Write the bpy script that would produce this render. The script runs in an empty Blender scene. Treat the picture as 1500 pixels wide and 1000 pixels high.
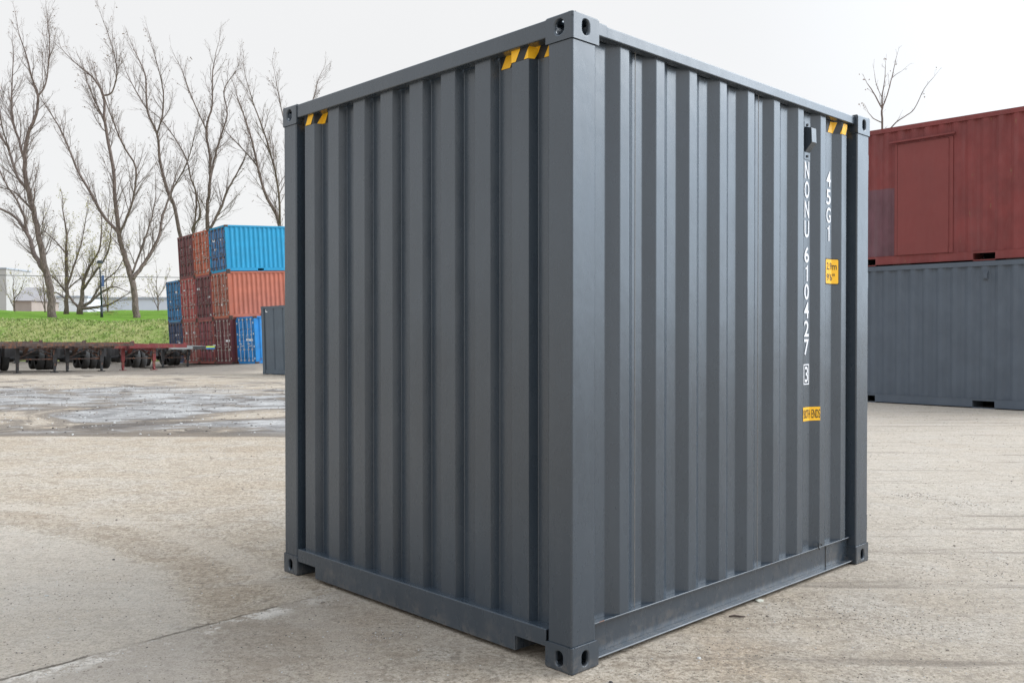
import bpy, bmesh, math, random
from mathutils import Vector, Matrix
R = math.radians
C = bpy.context.scene.collection
sc = bpy.context.scene

# ------------------------------------------------------------------ camera
CAM_H, PITCH, F = 1.50, -0.01027, 1334.65
cam = bpy.data.cameras.new('camera'); co = bpy.data.objects.new('camera', cam); C.objects.link(co)
cam.sensor_width = 36.0; cam.lens = 36.0 * F / 1500.0; cam.clip_end = 3000; cam.clip_start = 0.05
co.location = (0, 0, CAM_H); co.rotation_euler = (R(90) + PITCH, 0, 0)
sc.camera = co

# ------------------------------------------------------------------ sky and sun (bright overcast, soft sun from the right)
SUN_EL, SUN_AZ = R(38), R(77)          # azimuth clockwise from +Y
w = bpy.data.worlds.new('World'); sc.world = w; w.use_nodes = True
nt = w.node_tree; N = nt.nodes; Lk = nt.links; N.clear()
wo = N.new('ShaderNodeOutputWorld'); mixs = N.new('ShaderNodeMixShader')
b1 = N.new('ShaderNodeBackground'); b2 = N.new('ShaderNodeBackground')
sky = N.new('ShaderNodeTexSky'); sky.sky_type = 'NISHITA'; sky.sun_disc = False
sky.sun_elevation = SUN_EL; sky.sun_rotation = SUN_AZ
b1.inputs[1].default_value = 0.1
Lk.new(sky.outputs[0], b1.inputs[0])
tcd = N.new('ShaderNodeTexCoord'); sep = N.new('ShaderNodeSeparateXYZ'); Lk.new(tcd.outputs['Generated'], sep.inputs[0])
ramp = N.new('ShaderNodeValToRGB'); cr = ramp.color_ramp
cr.elements[0].position = 0.0; cr.elements[0].color = (.95, .95, .95, 1)
cr.elements[1].position = 0.40; cr.elements[1].color = (.92, .92, .92, 1)
e = cr.elements.new(0.62); e.color = (1.25, 1.42, 1.62, 1)
e = cr.elements.new(1.0); e.color = (1.42, 1.62, 1.88, 1)
Lk.new(sep.outputs[2], ramp.inputs[0])
cn = N.new('ShaderNodeTexNoise'); cn.inputs['Scale'].default_value = 1.6; cn.inputs['Detail'].default_value = 3
Lk.new(tcd.outputs['Generated'], cn.inputs['Vector'])
mr = N.new('ShaderNodeMapRange'); mr.inputs[1].default_value = .3; mr.inputs[2].default_value = .7
mr.inputs[3].default_value = .97; mr.inputs[4].default_value = 1.03
Lk.new(cn.outputs[0], mr.inputs[0])
# thin cloud glows broadly round the hidden sun
dt = N.new('ShaderNodeVectorMath'); dt.operation = 'DOT_PRODUCT'; dt.inputs[1].default_value = (math.sin(SUN_AZ) * math.cos(SUN_EL * .6), math.cos(SUN_AZ) * math.cos(SUN_EL * .6), math.sin(SUN_EL * .6))
Lk.new(tcd.outputs['Generated'], dt.inputs[0])
pw = N.new('ShaderNodeMath'); pw.operation = 'MAXIMUM'; pw.inputs[1].default_value = 0; Lk.new(dt.outputs['Value'], pw.inputs[0])
pw2 = N.new('ShaderNodeMath'); pw2.operation = 'POWER'; pw2.inputs[1].default_value = 7; Lk.new(pw.outputs[0], pw2.inputs[0])
b3 = N.new('ShaderNodeBackground'); b3.inputs[0].default_value = (.80, 1.0, 1.22, 1)
gm = N.new('ShaderNodeMath'); gm.operation = 'MULTIPLY'; gm.inputs[1].default_value = 3.1; Lk.new(pw2.outputs[0], gm.inputs[0]); Lk.new(gm.outputs[0], b3.inputs[1])
adds = N.new('ShaderNodeAddShader'); Lk.new(b2.outputs[0], adds.inputs[0]); Lk.new(b3.outputs[0], adds.inputs[1])
Lk.new(ramp.outputs[0], b2.inputs[0]); Lk.new(mr.outputs[0], b2.inputs[1])
mixs.inputs[0].default_value = .93
Lk.new(b1.outputs[0], mixs.inputs[1]); Lk.new(adds.outputs[0], mixs.inputs[2]); Lk.new(mixs.outputs[0], wo.inputs[0])

sl = bpy.data.lights.new('sun', 'SUN'); sl.energy = 1.9; sl.angle = R(46); sl.color = (1, .98, .95)
so = bpy.data.objects.new('sun', sl); C.objects.link(so)
sd = Vector((math.sin(SUN_AZ) * math.cos(SUN_EL), math.cos(SUN_AZ) * math.cos(SUN_EL), math.sin(SUN_EL)))
so.rotation_euler = sd.to_track_quat('Z', 'Y').to_euler(); so.location = (20, 5, 30)

sc.view_settings.view_transform = 'Standard'; sc.view_settings.look = 'None'
sc.view_settings.exposure = 0.0; sc.view_settings.gamma = 1

# ------------------------------------------------------------------ helpers
def ray(px, py):
    X = (px - 750) / F; u = (500 - py) / F
    cp, sp = math.cos(PITCH), math.sin(PITCH)
    return Vector((X, cp - sp * u, sp + cp * u))
def at(px, py, Y):
    r = ray(px, py); return r * (Y / r.y) + Vector((0, 0, CAM_H))

class MB:
    def __init__(s): s.v = []; s.f = []; s.m = []
    def add(s, vs, fs, mi=0):
        o = len(s.v); s.v += [tuple(v) for v in vs]
        for f in fs: s.f.append([o + i for i in f]); s.m.append(mi)
    def box(s, x0, x1, y0, y1, z0, z1, mi=0):
        s.add([(x0,y0,z0),(x1,y0,z0),(x1,y1,z0),(x0,y1,z0),(x0,y0,z1),(x1,y0,z1),(x1,y1,z1),(x0,y1,z1)],
              [(0,3,2,1),(4,5,6,7),(0,1,5,4),(1,2,6,5),(2,3,7,6),(3,0,4,7)], mi)
    def tube(s, p0, p1, r0, r1=None, n=8, mi=0, cap=True):
        r1 = r0 if r1 is None else r1
        p0 = Vector(p0); p1 = Vector(p1); d = p1 - p0
        if d.length < 1e-6: return
        d.normalize(); a = d.orthogonal().normalized(); b = d.cross(a)
        vs = []
        for p, r in ((p0, r0), (p1, r1)):
            for i in range(n):
                t = 2 * math.pi * i / n; vs.append(p + (a * math.cos(t) + b * math.sin(t)) * r)
        fs = [(i, (i + 1) % n, n + (i + 1) % n, n + i) for i in range(n)]
        if cap: fs += [tuple(range(n - 1, -1, -1)), tuple(range(n, 2 * n))]
        s.add(vs, fs, mi)
    def path(s, pts, rs, n=6, mi=0):
        k = len(pts); vs = []; up = None
        for i, p in enumerate(pts):
            d = (Vector(pts[min(i + 1, k - 1)]) - Vector(pts[max(i - 1, 0)])).normalized()
            a = d.orthogonal().normalized() if up is None else (up - d * up.dot(d)).normalized()
            up = a; b = d.cross(a)
            for j in range(n):
                t = 2 * math.pi * j / n; vs.append(Vector(p) + (a * math.cos(t) + b * math.sin(t)) * rs[i])
        fs = [(i*n + j, i*n + (j+1) % n, (i+1)*n + (j+1) % n, (i+1)*n + j) for i in range(k-1) for j in range(n)]
        fs += [tuple(range(n - 1, -1, -1)), tuple(range((k-1)*n, k*n))]
        s.add(vs, fs, mi)
    def beam(s, p0, p1, wd, hg, mi=0):   # rectangular bar between points
        p0 = Vector(p0); p1 = Vector(p1); d = (p1 - p0).normalized()
        z = Vector((0, 0, 1)) if abs(d.z) < .9 else Vector((1, 0, 0))
        a = d.cross(z).normalized() * wd / 2; b = a.cross(d).normalized() * hg / 2
        vs = [p + q for p in (p0, p1) for q in (-a - b, a - b, a + b, -a + b)]
        s.add(vs, [(0,1,2,3),(7,6,5,4),(0,4,5,1),(1,5,6,2),(2,6,7,3),(3,7,4,0)], mi)
    def mesh(s, name, mats, smooth=False, uv=None):
        me = bpy.data.meshes.new(name); me.from_pydata(s.v, [], s.f)
        for m in (mats if isinstance(mats, (list, tuple)) else [mats]): me.materials.append(m)
        if any(s.m): me.polygons.foreach_set('material_index', s.m)
        if smooth: me.polygons.foreach_set('use_smooth', [True] * len(me.polygons))
        me.update(); return me
    def build(s, name, mats, parent=None, smooth=False, bevel=0, fixn=True):
        me = s.mesh(name, mats, smooth)
        if fixn:
            bm = bmesh.new(); bm.from_mesh(me); bmesh.ops.recalc_face_normals(bm, faces=bm.faces); bm.to_mesh(me); bm.free()
        return link(name, me, parent, bevel)
def link(name, me, parent=None, bevel=0):
    o = bpy.data.objects.new(name, me); C.objects.link(o)
    if parent is not None: o.parent = parent
    if bevel:
        md = o.modifiers.new('bevel', 'BEVEL'); md.width = bevel; md.segments = 2; md.limit_method = 'ANGLE'; md.angle_limit = R(20)
        md.harden_normals = True
    return o
def tag(o, label=None, cat=None, group=None, kind=None):
    if label: o['label'] = label
    if cat: o['category'] = cat
    if group: o['group'] = group
    if kind: o['kind'] = kind
    return o
def empty(name, loc=(0, 0, 0), rz=0):
    o = bpy.data.objects.new(name, None); C.objects.link(o); o.location = loc; o.rotation_euler = (0, 0, rz)
    o.empty_display_size = .3; return o

# ------------------------------------------------------------------ materials
def newmat(name):
    m = bpy.data.materials.new(name); m.use_nodes = True; n = m.node_tree.nodes; n.clear()
    o = n.new('ShaderNodeOutputMaterial'); p = n.new('ShaderNodeBsdfPrincipled')
    m.node_tree.links.new(p.outputs[0], o.inputs[0]); return m, m.node_tree.nodes, m.node_tree.links, p
def nnoise(n, l, vec, scale, detail=4, rough=.55, dist=0):
    t = n.new('ShaderNodeTexNoise'); t.inputs['Scale'].default_value = scale; t.inputs['Detail'].default_value = detail
    t.inputs['Roughness'].default_value = rough; t.inputs['Distortion'].default_value = dist
    if vec is not None: l.new(vec, t.inputs['Vector'])
    return t.outputs[0]
def nmap(n, l, vec, sc_=(1,1,1), loc=(0,0,0), rz=0):
    t = n.new('ShaderNodeMapping'); t.inputs['Scale'].default_value = sc_; t.inputs['Location'].default_value = loc
    t.inputs['Rotation'].default_value = (0, 0, rz); l.new(vec, t.inputs['Vector']); return t.outputs[0]
def nrange(n, l, v, a, b, c=0., d=1., smooth=True):
    t = n.new('ShaderNodeMapRange'); t.interpolation_type = 'SMOOTHSTEP' if smooth else 'LINEAR'
    for i, x in enumerate((a, b, c, d)): t.inputs[i + 1].default_value = x
    l.new(v, t.inputs[0]); return t.outputs[0]
def nmix(n, l, fac, a, b, mode='MIX'):
    t = n.new('ShaderNodeMix'); t.data_type = 'RGBA'; t.blend_type = mode
    for s_, v in ((0, fac), (6, a), (7, b)):
        if isinstance(v, (int, float)): t.inputs[s_].default_value = v
        elif isinstance(v, (tuple, list)): t.inputs[s_].default_value = (*v, 1) if len(v) == 3 else v
        else: l.new(v, t.inputs[s_])
    return t.outputs[2]
def nmath(n, l, op, a, b=None, c=None):
    t = n.new('ShaderNodeMath'); t.operation = op
    for i, v in enumerate((a, b, c)):
        if v is None: continue
        if isinstance(v, (int, float)): t.inputs[i].default_value = v
        else: l.new(v, t.inputs[i])
    return t.outputs[0]
def nbump(n, l, h, strength, dist, p):
    t = n.new('ShaderNodeBump'); t.inputs['Strength'].default_value = strength; t.inputs['Distance'].default_value = dist
    l.new(h, t.inputs['Height']); l.new(t.outputs[0], p.inputs['Normal'])

def paint(name, rgb, rough=.45, rust=0.0, fade=.08, scratch=0., spec=.5, wavy=0., dust=0.):
    m, n, l, p = newmat(name)
    tc = n.new('ShaderNodeTexCoord').outputs['Object']
    a = nnoise(n, l, tc, 1.7, 5); b = nnoise(n, l, nmap(n, l, tc, (9, 9, .7)), 1.0, 4)
    col = nmix(n, l, nrange(n, l, a, .3, .7), tuple(c * (1 - fade) for c in rgb), tuple(min(1, c * (1 + fade)) for c in rgb))
    col = nmix(n, l, nrange(n, l, b, .45, .8, 0, fade * 2.2), col, tuple(min(1, c * .8 + .05) for c in rgb))
    if rust:
        r1 = nnoise(n, l, nmap(n, l, tc, (3, 3, 1.1)), 2.3, 8, .68)
        rc = nmix(n, l, nnoise(n, l, tc, 20), (.14, .055, .03), (.26, .12, .065))
        f = nrange(n, l, r1, .66 - rust * .25, .72 - rust * .2)
        col = nmix(n, l, f, col, rc)
    if scratch:
        s1 = nnoise(n, l, nmap(n, l, tc, (30, 30, 3)), 1, 6, .7)
        col = nmix(n, l, nrange(n, l, s1, .73, .77, 0, scratch), col, (.15, .15, .15))
        s2 = nnoise(n, l, nmap(n, l, tc, (5, 5, 40)), 1, 7, .75)
        col = nmix(n, l, nrange(n, l, s2, .72, .75, 0, scratch * .8), col, (.17, .17, .165))
        s3 = nnoise(n, l, tc, 70, 5, .6)
        col = nmix(n, l, nmath(n, l, 'MULTIPLY', nrange(n, l, s3, .70, .74), nrange(n, l, a, .45, .6, 0, scratch)), col, (.015, .014, .014))
    if dust:
        sz = n.new('ShaderNodeSeparateXYZ'); l.new(n.new('ShaderNodeNewGeometry').outputs['Position'], sz.inputs[0])
        dn = nnoise(n, l, nmap(n, l, tc, (6, 6, 3)), 1.3, 8, .72)
        zz = nmath(n, l, 'ADD', sz.outputs[2], nmath(n, l, 'MULTIPLY', nmath(n, l, 'SUBTRACT', dn, .5), .6))
        col = nmix(n, l, nmath(n, l, 'MULTIPLY', nrange(n, l, zz, .14, -.02), nrange(n, l, nnoise(n, l, tc, 18, 8, .75), .42, .62, 0, dust)), col, (.26, .22, .18))
    l.new(col, p.inputs['Base Color'])
    rr = nrange(n, l, nnoise(n, l, nmap(n, l, tc, (4, 4, 1.5)), 3, 6), .3, .7, rough - (.03 if wavy else .06), rough + (.04 if wavy else .1))
    l.new(rr, p.inputs['Roughness']); p.inputs['Specular IOR Level'].default_value = spec
    nbump(n, l, nnoise(n, l, tc, 260 if not rust else 60, 3), .10, .001, p)
    if wavy:
        b0 = p.inputs['Normal'].links[0].from_node; b9 = n.new('ShaderNodeBump'); b9.inputs['Strength'].default_value = 1; b9.inputs['Distance'].default_value = wavy
        l.new(nnoise(n, l, nmap(n, l, tc, (1, 1, .7)), 4.5, 3, .45), b9.inputs['Height']); l.new(b9.outputs[0], b0.inputs['Normal'])
    return m
def plain(name, rgb, rough=.6, metal=0., var=.1, scale=8):
    m, n, l, p = newmat(name); tc = n.new('ShaderNodeTexCoord').outputs['Object']
    a = nnoise(n, l, tc, scale, 5)
    l.new(nmix(n, l, a, tuple(c * (1 - var) for c in rgb), tuple(min(1, c * (1 + var)) for c in rgb)), p.inputs['Base Color'])
    p.inputs['Roughness'].default_value = rough; p.inputs['Metallic'].default_value = metal; return m

M = {}
M['main'] = paint('slate_paint', (.037, .050, .065), .27, 0, .07, scratch=.22, spec=.85, wavy=.0035, dust=.28)
M['side2'] = paint('slate_paint_older', (.085, .103, .128), .6, 0, .08)
M['far_grey'] = paint('slate_paint_far', (.10, .125, .15), .6, 0, .08)
M['weld'] = plain('raw_weld_edge', (.16, .15, .14), .7, 0, .5, 60)
M['pale_edge'] = paint('pale_edge_paint', (.20, .21, .22), .6, .15, .2)
M['yellow'] = plain('yellow_vinyl', (.98, .52, .012), .5, 0, .03)
M['black'] = plain('black_vinyl', (.014, .014, .015), .5, 0, .1)
M['white'] = plain('white_vinyl', (.82, .82, .84), .5, 0, .02)
M['rubber'] = plain('rubber', (.060, .058, .056), .85, 0, .3)
M['steel'] = plain('galvanised_steel', (.36, .35, .33), .5, .3, .25)
M['darksteel'] = paint('dark_chassis_steel', (.035, .033, .033), .65, .3, .3)
M['rustysteel'] = paint('rusty_chassis_steel', (.085, .055, .045), .75, .6, .3)
M['redsteel'] = paint('red_chassis_paint', (.20, .032, .032), .6, .5, .2)
M['greysteel'] = paint('grey_chassis_paint', (.30, .31, .30), .6, .3, .2)
M['wood'] = plain('floor_boards', (.18, .10, .06), .8)
M['void'] = plain('unlit_interior', (.02, .02, .02), .9)

# ------------------------------------------------------------------ ground shape
def sst(a, b, x):
    t = min(1, max(0, (x - a) / (b - a))); return t * t * (3 - 2 * t)
PIV = at(341, 533, 51.0)          # near bottom corner of the container stack
SLOPE = math.tan(R(3.0))
def G(x, y):
    z = -.30 * sst(24, 50, y) * (1 - sst(80, 110, y))
    wy = sst(40, 47, y) * (1 - sst(66, 72, y))
    z += wy * SLOPE * (max(-5, min(7, x - PIV.x))) * (1 - sst(-8, 0, x))
    return z
def on_ground(px, py):
    r = ray(px, py); z = 0
    for _ in range(30):
        t = (z - CAM_H) / r.z; z = G(r.x * t, r.y * t)
    return Vector((r.x * t, r.y * t, z))
def axis(segs):
    out = []
    for a, b, st in segs:
        k = max(1, int(round((b - a) / st)))
        out += [a + (b - a) * i / k for i in range(k)]
    return out + [segs[-1][1]]
def grid_mesh(name, xs, ys, zf, mat):
    v = [(x, y, zf(x, y)) for y in ys for x in xs]; nx = len(xs)
    f = [(j*nx+i, j*nx+i+1, (j+1)*nx+i+1, (j+1)*nx+i) for j in range(len(ys)-1) for i in range(nx-1)]
    me = bpy.data.meshes.new(name); me.from_pydata(v, [], f); me.materials.append(mat)
    me.polygons.foreach_set('use_smooth', [True] * len(f)); me.update(); return link(name, me)

def ground_material():
    m, n, l, p = newmat('yard_surface')
    P = n.new('ShaderNodeNewGeometry').outputs['Position']
    sp = n.new('ShaderNodeSeparateXYZ'); l.new(P, sp.inputs[0]); X, Y = sp.outputs[0], sp.outputs[1]
    big = nnoise(n, l, P, .35, 5, .6); mid = nnoise(n, l, P, 1.6, 7, .62, .6); fine = nnoise(n, l, P, 14, 8, .72); grit = nnoise(n, l, P, 95, 6, .75)
    # base: pale worn concrete dust
    col = nmix(n, l, nrange(n, l, big, .32, .68), (.43, .37, .295), (.52, .475, .41))
    col = nmix(n, l, nrange(n, l, mid, .42, .66, 0, .75), col, (.52, .495, .455))
    col = nmix(n, l, nrange(n, l, nnoise(n, l, nmap(n, l, P, (1,1,1), (7,3,0)), .9, 6, .65), .55, .75, 0, .55), col, (.44, .33, .23))
    col = nmix(n, l, nrange(n, l, fine, .40, .54, .50, 0), col, (.25, .215, .175))
    g35 = nnoise(n, l, P, 38, 6, .7)
    col = nmix(n, l, nrange(n, l, g35, .38, .49, .80, 0), col, (.17, .145, .115))
    col = nmix(n, l, nrange(n, l, g35, .54, .64, 0, .60), col, (.66, .62, .56))
    g16 = nnoise(n, l, nmap(n, l, P, (1,1,1), (3,8,0)), 17, 5, .6)
    col = nmix(n, l, nrange(n, l, g16, .565, .62, 0, .6), col, (.20, .17, .14))
    m5 = nnoise(n, l, nmap(n, l, P, (1, 1.5, 1), (5,2,0), R(20)), 4.5, 8, .7, .4)
    col = nmix(n, l, nrange(n, l, m5, .49, .64, 0, .55), col, (.28, .235, .185))
    # dusty pale drifts, elongated like old tyre sweeps
    sw = nnoise(n, l, nmap(n, l, P, (.5, 3.2, 1), (0,0,0), R(-14)), .9, 6, .6, .8)
    col = nmix(n, l, nrange(n, l, sw, .52, .68, 0, .4), col, (.52, .48, .43))
    sw2 = nnoise(n, l, nmap(n, l, P, (.28, 3.6, 1), (4,9,0), R(8)), 1.1, 8, .66, .5)
    col = nmix(n, l, nrange(n, l, sw2, .60, .72, 0, .42), col, (.20, .175, .15))
    # right of the container: greyer
    rg = nrange(n, l, nmath(n, l, 'ADD', X, nmath(n, l, 'MULTIPLY', mid, 2.)), 1.2, 4.2, 0, .45)
    col = nmix(n, l, rg, col, (.50, .48, .45))
    sw3 = nnoise(n, l, nmap(n, l, P, (.30, 4.5, 1), (1,5,0), R(10)), 1.3, 9, .7, .4)
    col = nmix(n, l, nmath(n, l, 'MULTIPLY', nrange(n, l, sw3, .54, .66, 0, .6), nrange(n, l, X, .8, 2.)), col, (.17, .15, .13))
    # curved tyre track on the left
    dx = nmath(n, l, 'SUBTRACT', X, -6.67); dy = nmath(n, l, 'SUBTRACT', Y, 2.09)
    rad = nmath(n, l, 'SQRT', nmath(n, l, 'ADD', nmath(n, l, 'MULTIPLY', dx, dx), nmath(n, l, 'MULTIPLY', dy, dy)))
    rad = nmath(n, l, 'ADD', rad, nmath(n, l, 'MULTIPLY', nmath(n, l, 'SUBTRACT', mid, .5), .55))
    ins = nmath(n, l, 'MULTIPLY', nrange(n, l, rad, 5.6, 5.76, 1, 0), nrange(n, l, rad, 3.2, 5.0))
    col = nmix(n, l, nmath(n, l, 'MULTIPLY', ins, .5), col, (.54, .515, .48))
    band = nmath(n, l, 'MULTIPLY', nrange(n, l, rad, 5.72, 5.84), nrange(n, l, rad, 5.96, 6.12, 1, 0))
    col = nmix(n, l, nmath(n, l, 'MULTIPLY', band, .22), col, (.28, .225, .17))
    band2 = nmath(n, l, 'MULTIPLY', nrange(n, l, rad, 6.1, 6.18), nrange(n, l, rad, 6.28, 6.42, 1, 0))
    col = nmix(n, l, nmath(n, l, 'MULTIPLY', band2, .35), col, (.52, .48, .43))
    # concrete joint (lower left) with pale crumbled edge
    P0 = (-2.21, 3.92); nx_, ny_ = .7526, -.6585
    d = nmath(n, l, 'ADD', nmath(n, l, 'MULTIPLY', nmath(n, l, 'SUBTRACT', X, P0[0]), nx_), nmath(n, l, 'MULTIPLY', nmath(n, l, 'SUBTRACT', Y, P0[1]), ny_))
    d = nmath(n, l, 'ADD', d, nmath(n, l, 'MULTIPLY', nmath(n, l, 'SUBTRACT', nnoise(n, l, P, 6, 9, .8), .5), .085))
    t_ = nmath(n, l, 'ADD', nmath(n, l, 'MULTIPLY', nmath(n, l, 'SUBTRACT', X, P0[0]), .6585), nmath(n, l, 'MULTIPLY', nmath(n, l, 'SUBTRACT', Y, P0[1]), .7526))
    tm = nmath(n, l, 'MULTIPLY', nrange(n, l, t_, 1.2, 1.9, 1, 0), nrange(n, l, t_, -4, -2.5))
    near = nmath(n, l, 'MULTIPLY', nrange(n, l, d, 0, .02), nrange(n, l, d, .3, 2.2, 1, 0))
    near = nmath(n, l, 'MULTIPLY', near, nrange(n, l, t_, 3.2, 2.0))
    col = nmix(n, l, nmath(n, l, 'MULTIPLY', near, .42), col, (.31, .285, .26))
    wf = nrange(n, l, nnoise(n, l, nmap(n, l, P, (1,1,1), (3.1,1.7,0)), 3.1, 10, .78), .465, .54)
    wb = nmath(n, l, 'MULTIPLY', nmath(n, l, 'MULTIPLY', nrange(n, l, d, .008, .02), nrange(n, l, d, .07, .18, 1, 0)), nmath(n, l, 'MULTIPLY', wf, tm))
    col = nmix(n, l, nmath(n, l, 'MULTIPLY', wb, .85), col, (.72, .71, .69))
    ad = nmath(n, l, 'ABSOLUTE', d)
    jn = nmath(n, l, 'MULTIPLY', nrange(n, l, ad, .004, .014, 1, 0), tm)
    jn = nmath(n, l, 'MULTIPLY', jn, nrange(n, l, nnoise(n, l, P, 2.5, 6, .7), .38, .58, .15, 1))
    col = nmix(n, l, nmath(n, l, 'MULTIPLY', jn, .8), col, (.11, .10, .085))
    # broken grey asphalt across the far left of the yard
    nn = nmath(n, l, 'MULTIPLY', nmath(n, l, 'SUBTRACT', nnoise(n, l, nmap(n, l, P, (.5, 1.2, 1)), .45, 6, .6, .5), .5), 2.0)
    ny = nmath(n, l, 'ADD', Y, nmath(n, l, 'MULTIPLY', nn, .35))
    ny2 = nmath(n, l, 'ADD', Y, nmath(n, l, 'MULTIPLY', nn, 9.))
    nxx = nmath(n, l, 'ADD', X, nn)
    reg = nmath(n, l, 'MULTIPLY', nmath(n, l, 'MULTIPLY', nrange(n, l, ny, 13.0, 13.3), nrange(n, l, ny2, 22, 27, 1, 0)), nrange(n, l, nxx, .5, 3, 1, 0))
    pm = nnoise(n, l, nmap(n, l, P, (.55, .62, 1), (2.6,0,0), R(12)), .42, 9, .66, .8)
    reg2 = nmath(n, l, 'MULTIPLY', reg, nrange(n, l, pm, .56, .51))
    ag = nmix(n, l, nrange(n, l, nnoise(n, l, nmap(n, l, P, (1, 1.4, 1)), .9, 9, .75), .38, .62), (.17, .172, .178), (.47, .485, .505))
    ag = nmix(n, l, nrange(n, l, fine, .45, .62, 0, .5), ag, (.16, .16, .165))
    col = nmix(n, l, reg2, col, ag)
    # damp dark edges round the broken patch
    eb = nmath(n, l, 'MULTIPLY', reg, nmath(n, l, 'MULTIPLY', nrange(n, l, pm, .48, .53), nrange(n, l, pm, .55, .62, 1, 0)))
    col = nmix(n, l, nmath(n, l, 'MULTIPLY', eb, .85), col, (.17, .15, .13))
    fe = nmath(n, l, 'MULTIPLY', nmath(n, l, 'MULTIPLY', nrange(n, l, ny, 12.95, 13.1), nrange(n, l, ny, 13.3, 14.0, 1, 0)), nrange(n, l, nxx, .5, 3, 1, 0))
    col = nmix(n, l, nmath(n, l, 'MULTIPLY', fe, .85), col, (.15, .13, .11))
    # dark cracks / wet streaks in the far yard
    st = nnoise(n, l, nmap(n, l, P, (.45, 1.1, 1), (0,3,0), R(8)), .9, 9, .72, .9)
    rf = nmath(n, l, 'MULTIPLY', nrange(n, l, Y, 13.3, 16), nrange(n, l, X, 3, 0))
    col = nmix(n, l, nmath(n, l, 'MULTIPLY', nrange(n, l, st, .555, .62, 0, .9), rf), col, (.11, .10, .095))
    # cracks and pot-hole rims
    wv = n.new('ShaderNodeVectorMath'); wv.operation = 'MULTIPLY_ADD'; wn = n.new('ShaderNodeTexNoise'); wn.inputs['Scale'].default_value = 1.1; wn.inputs['Detail'].default_value = 6; l.new(P, wn.inputs['Vector'])
    l.new(wn.outputs['Color'], wv.inputs[0]); wv.inputs[1].default_value = (1.6, 1.6, 0); l.new(P, wv.inputs[2])
    vc = n.new('ShaderNodeTexVoronoi'); vc.feature = 'DISTANCE_TO_EDGE'; vc.inputs['Scale'].default_value = .36; l.new(nmap(n, l, wv.outputs[0], (.8, 1.1, 0)), vc.inputs['Vector'])
    cm_ = nmath(n, l, 'MULTIPLY', nrange(n, l, vc.outputs['Distance'], .012, .05, 1, 0), nrange(n, l, nnoise(n, l, P, .5, 6, .7), .46, .56))
    cm_ = nmath(n, l, 'MULTIPLY', cm_, nmath(n, l, 'MULTIPLY', nrange(n, l, Y, 13.2, 13.8), nrange(n, l, X, 3, 0)))
    col = nmix(n, l, nmath(n, l, 'MULTIPLY', cm_, .85), col, (.09, .08, .075))
    # darker ground under and behind the parked trailers
    dark_strip = nmath(n, l, 'MULTIPLY', nrange(n, l, nmath(n, l, 'ADD', Y, nn), 32.6, 35.2), nrange(n, l, X, -9, -13))
    col = nmix(n, l, nmath(n, l, 'MULTIPLY', dark_strip, .7), col, (.13, .12, .11))
    # grit specks
    v = n.new('ShaderNodeTexVoronoi'); v.inputs['Scale'].default_value = 26; l.new(P, v.inputs['Vector'])
    v.inputs['Randomness'].default_value = 1
    dm = nmath(n, l, 'MULTIPLY', nrange(n, l, v.outputs['Distance'], .10, .16, 1, 0), nrange(n, l, nnoise(n, l, P, 3, 4), .46, .60))
    col = nmix(n, l, nmath(n, l, 'MULTIPLY', dm, .55), col, (.10, .09, .08))
    col = nmix(n, l, nrange(n, l, grit, .54, .64, 0, .7), col, (.14, .12, .10))
    col = nmix(n, l, nrange(n, l, grit, .44, .34, 0, .5), col, (.68, .65, .60))
    col = nmix(n, l, 1.0, col, (1.08, .985, .885), 'MULTIPLY')
    l.new(col, p.inputs['Base Color'])
    l.new(nmix(n, l, reg2, (.92, .92, .92), (.85, .85, .85)), p.inputs['Roughness']); p.inputs['Specular IOR Level'].default_value = .25
    h = nmath(n, l, 'ADD', nmath(n, l, 'MULTIPLY', fine, .8), nmath(n, l, 'MULTIPLY', grit, .45))
    h = nmath(n, l, 'ADD', h, nmath(n, l, 'MULTIPLY', mid, 2.2))
    h = nmath(n, l, 'SUBTRACT', h, nmath(n, l, 'MULTIPLY', jn, .7))
    nbump(n, l, h, 1.0, .02, p)
    return m
xs = axis([(-1200, -200, 200), (-200, -60, 20), (-60, -30, 3), (-30, 4, .8), (4, 30, 3), (30, 200, 20), (200, 1200, 200)])
ys = axis([(-200, -20, 30), (-20, 20, 4), (20, 75, .8), (75, 125, 3), (125, 300, 25), (300, 1500, 200)])
g = grid_mesh('ground', xs, ys, G, ground_material()); tag(g, kind='structure')

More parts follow.
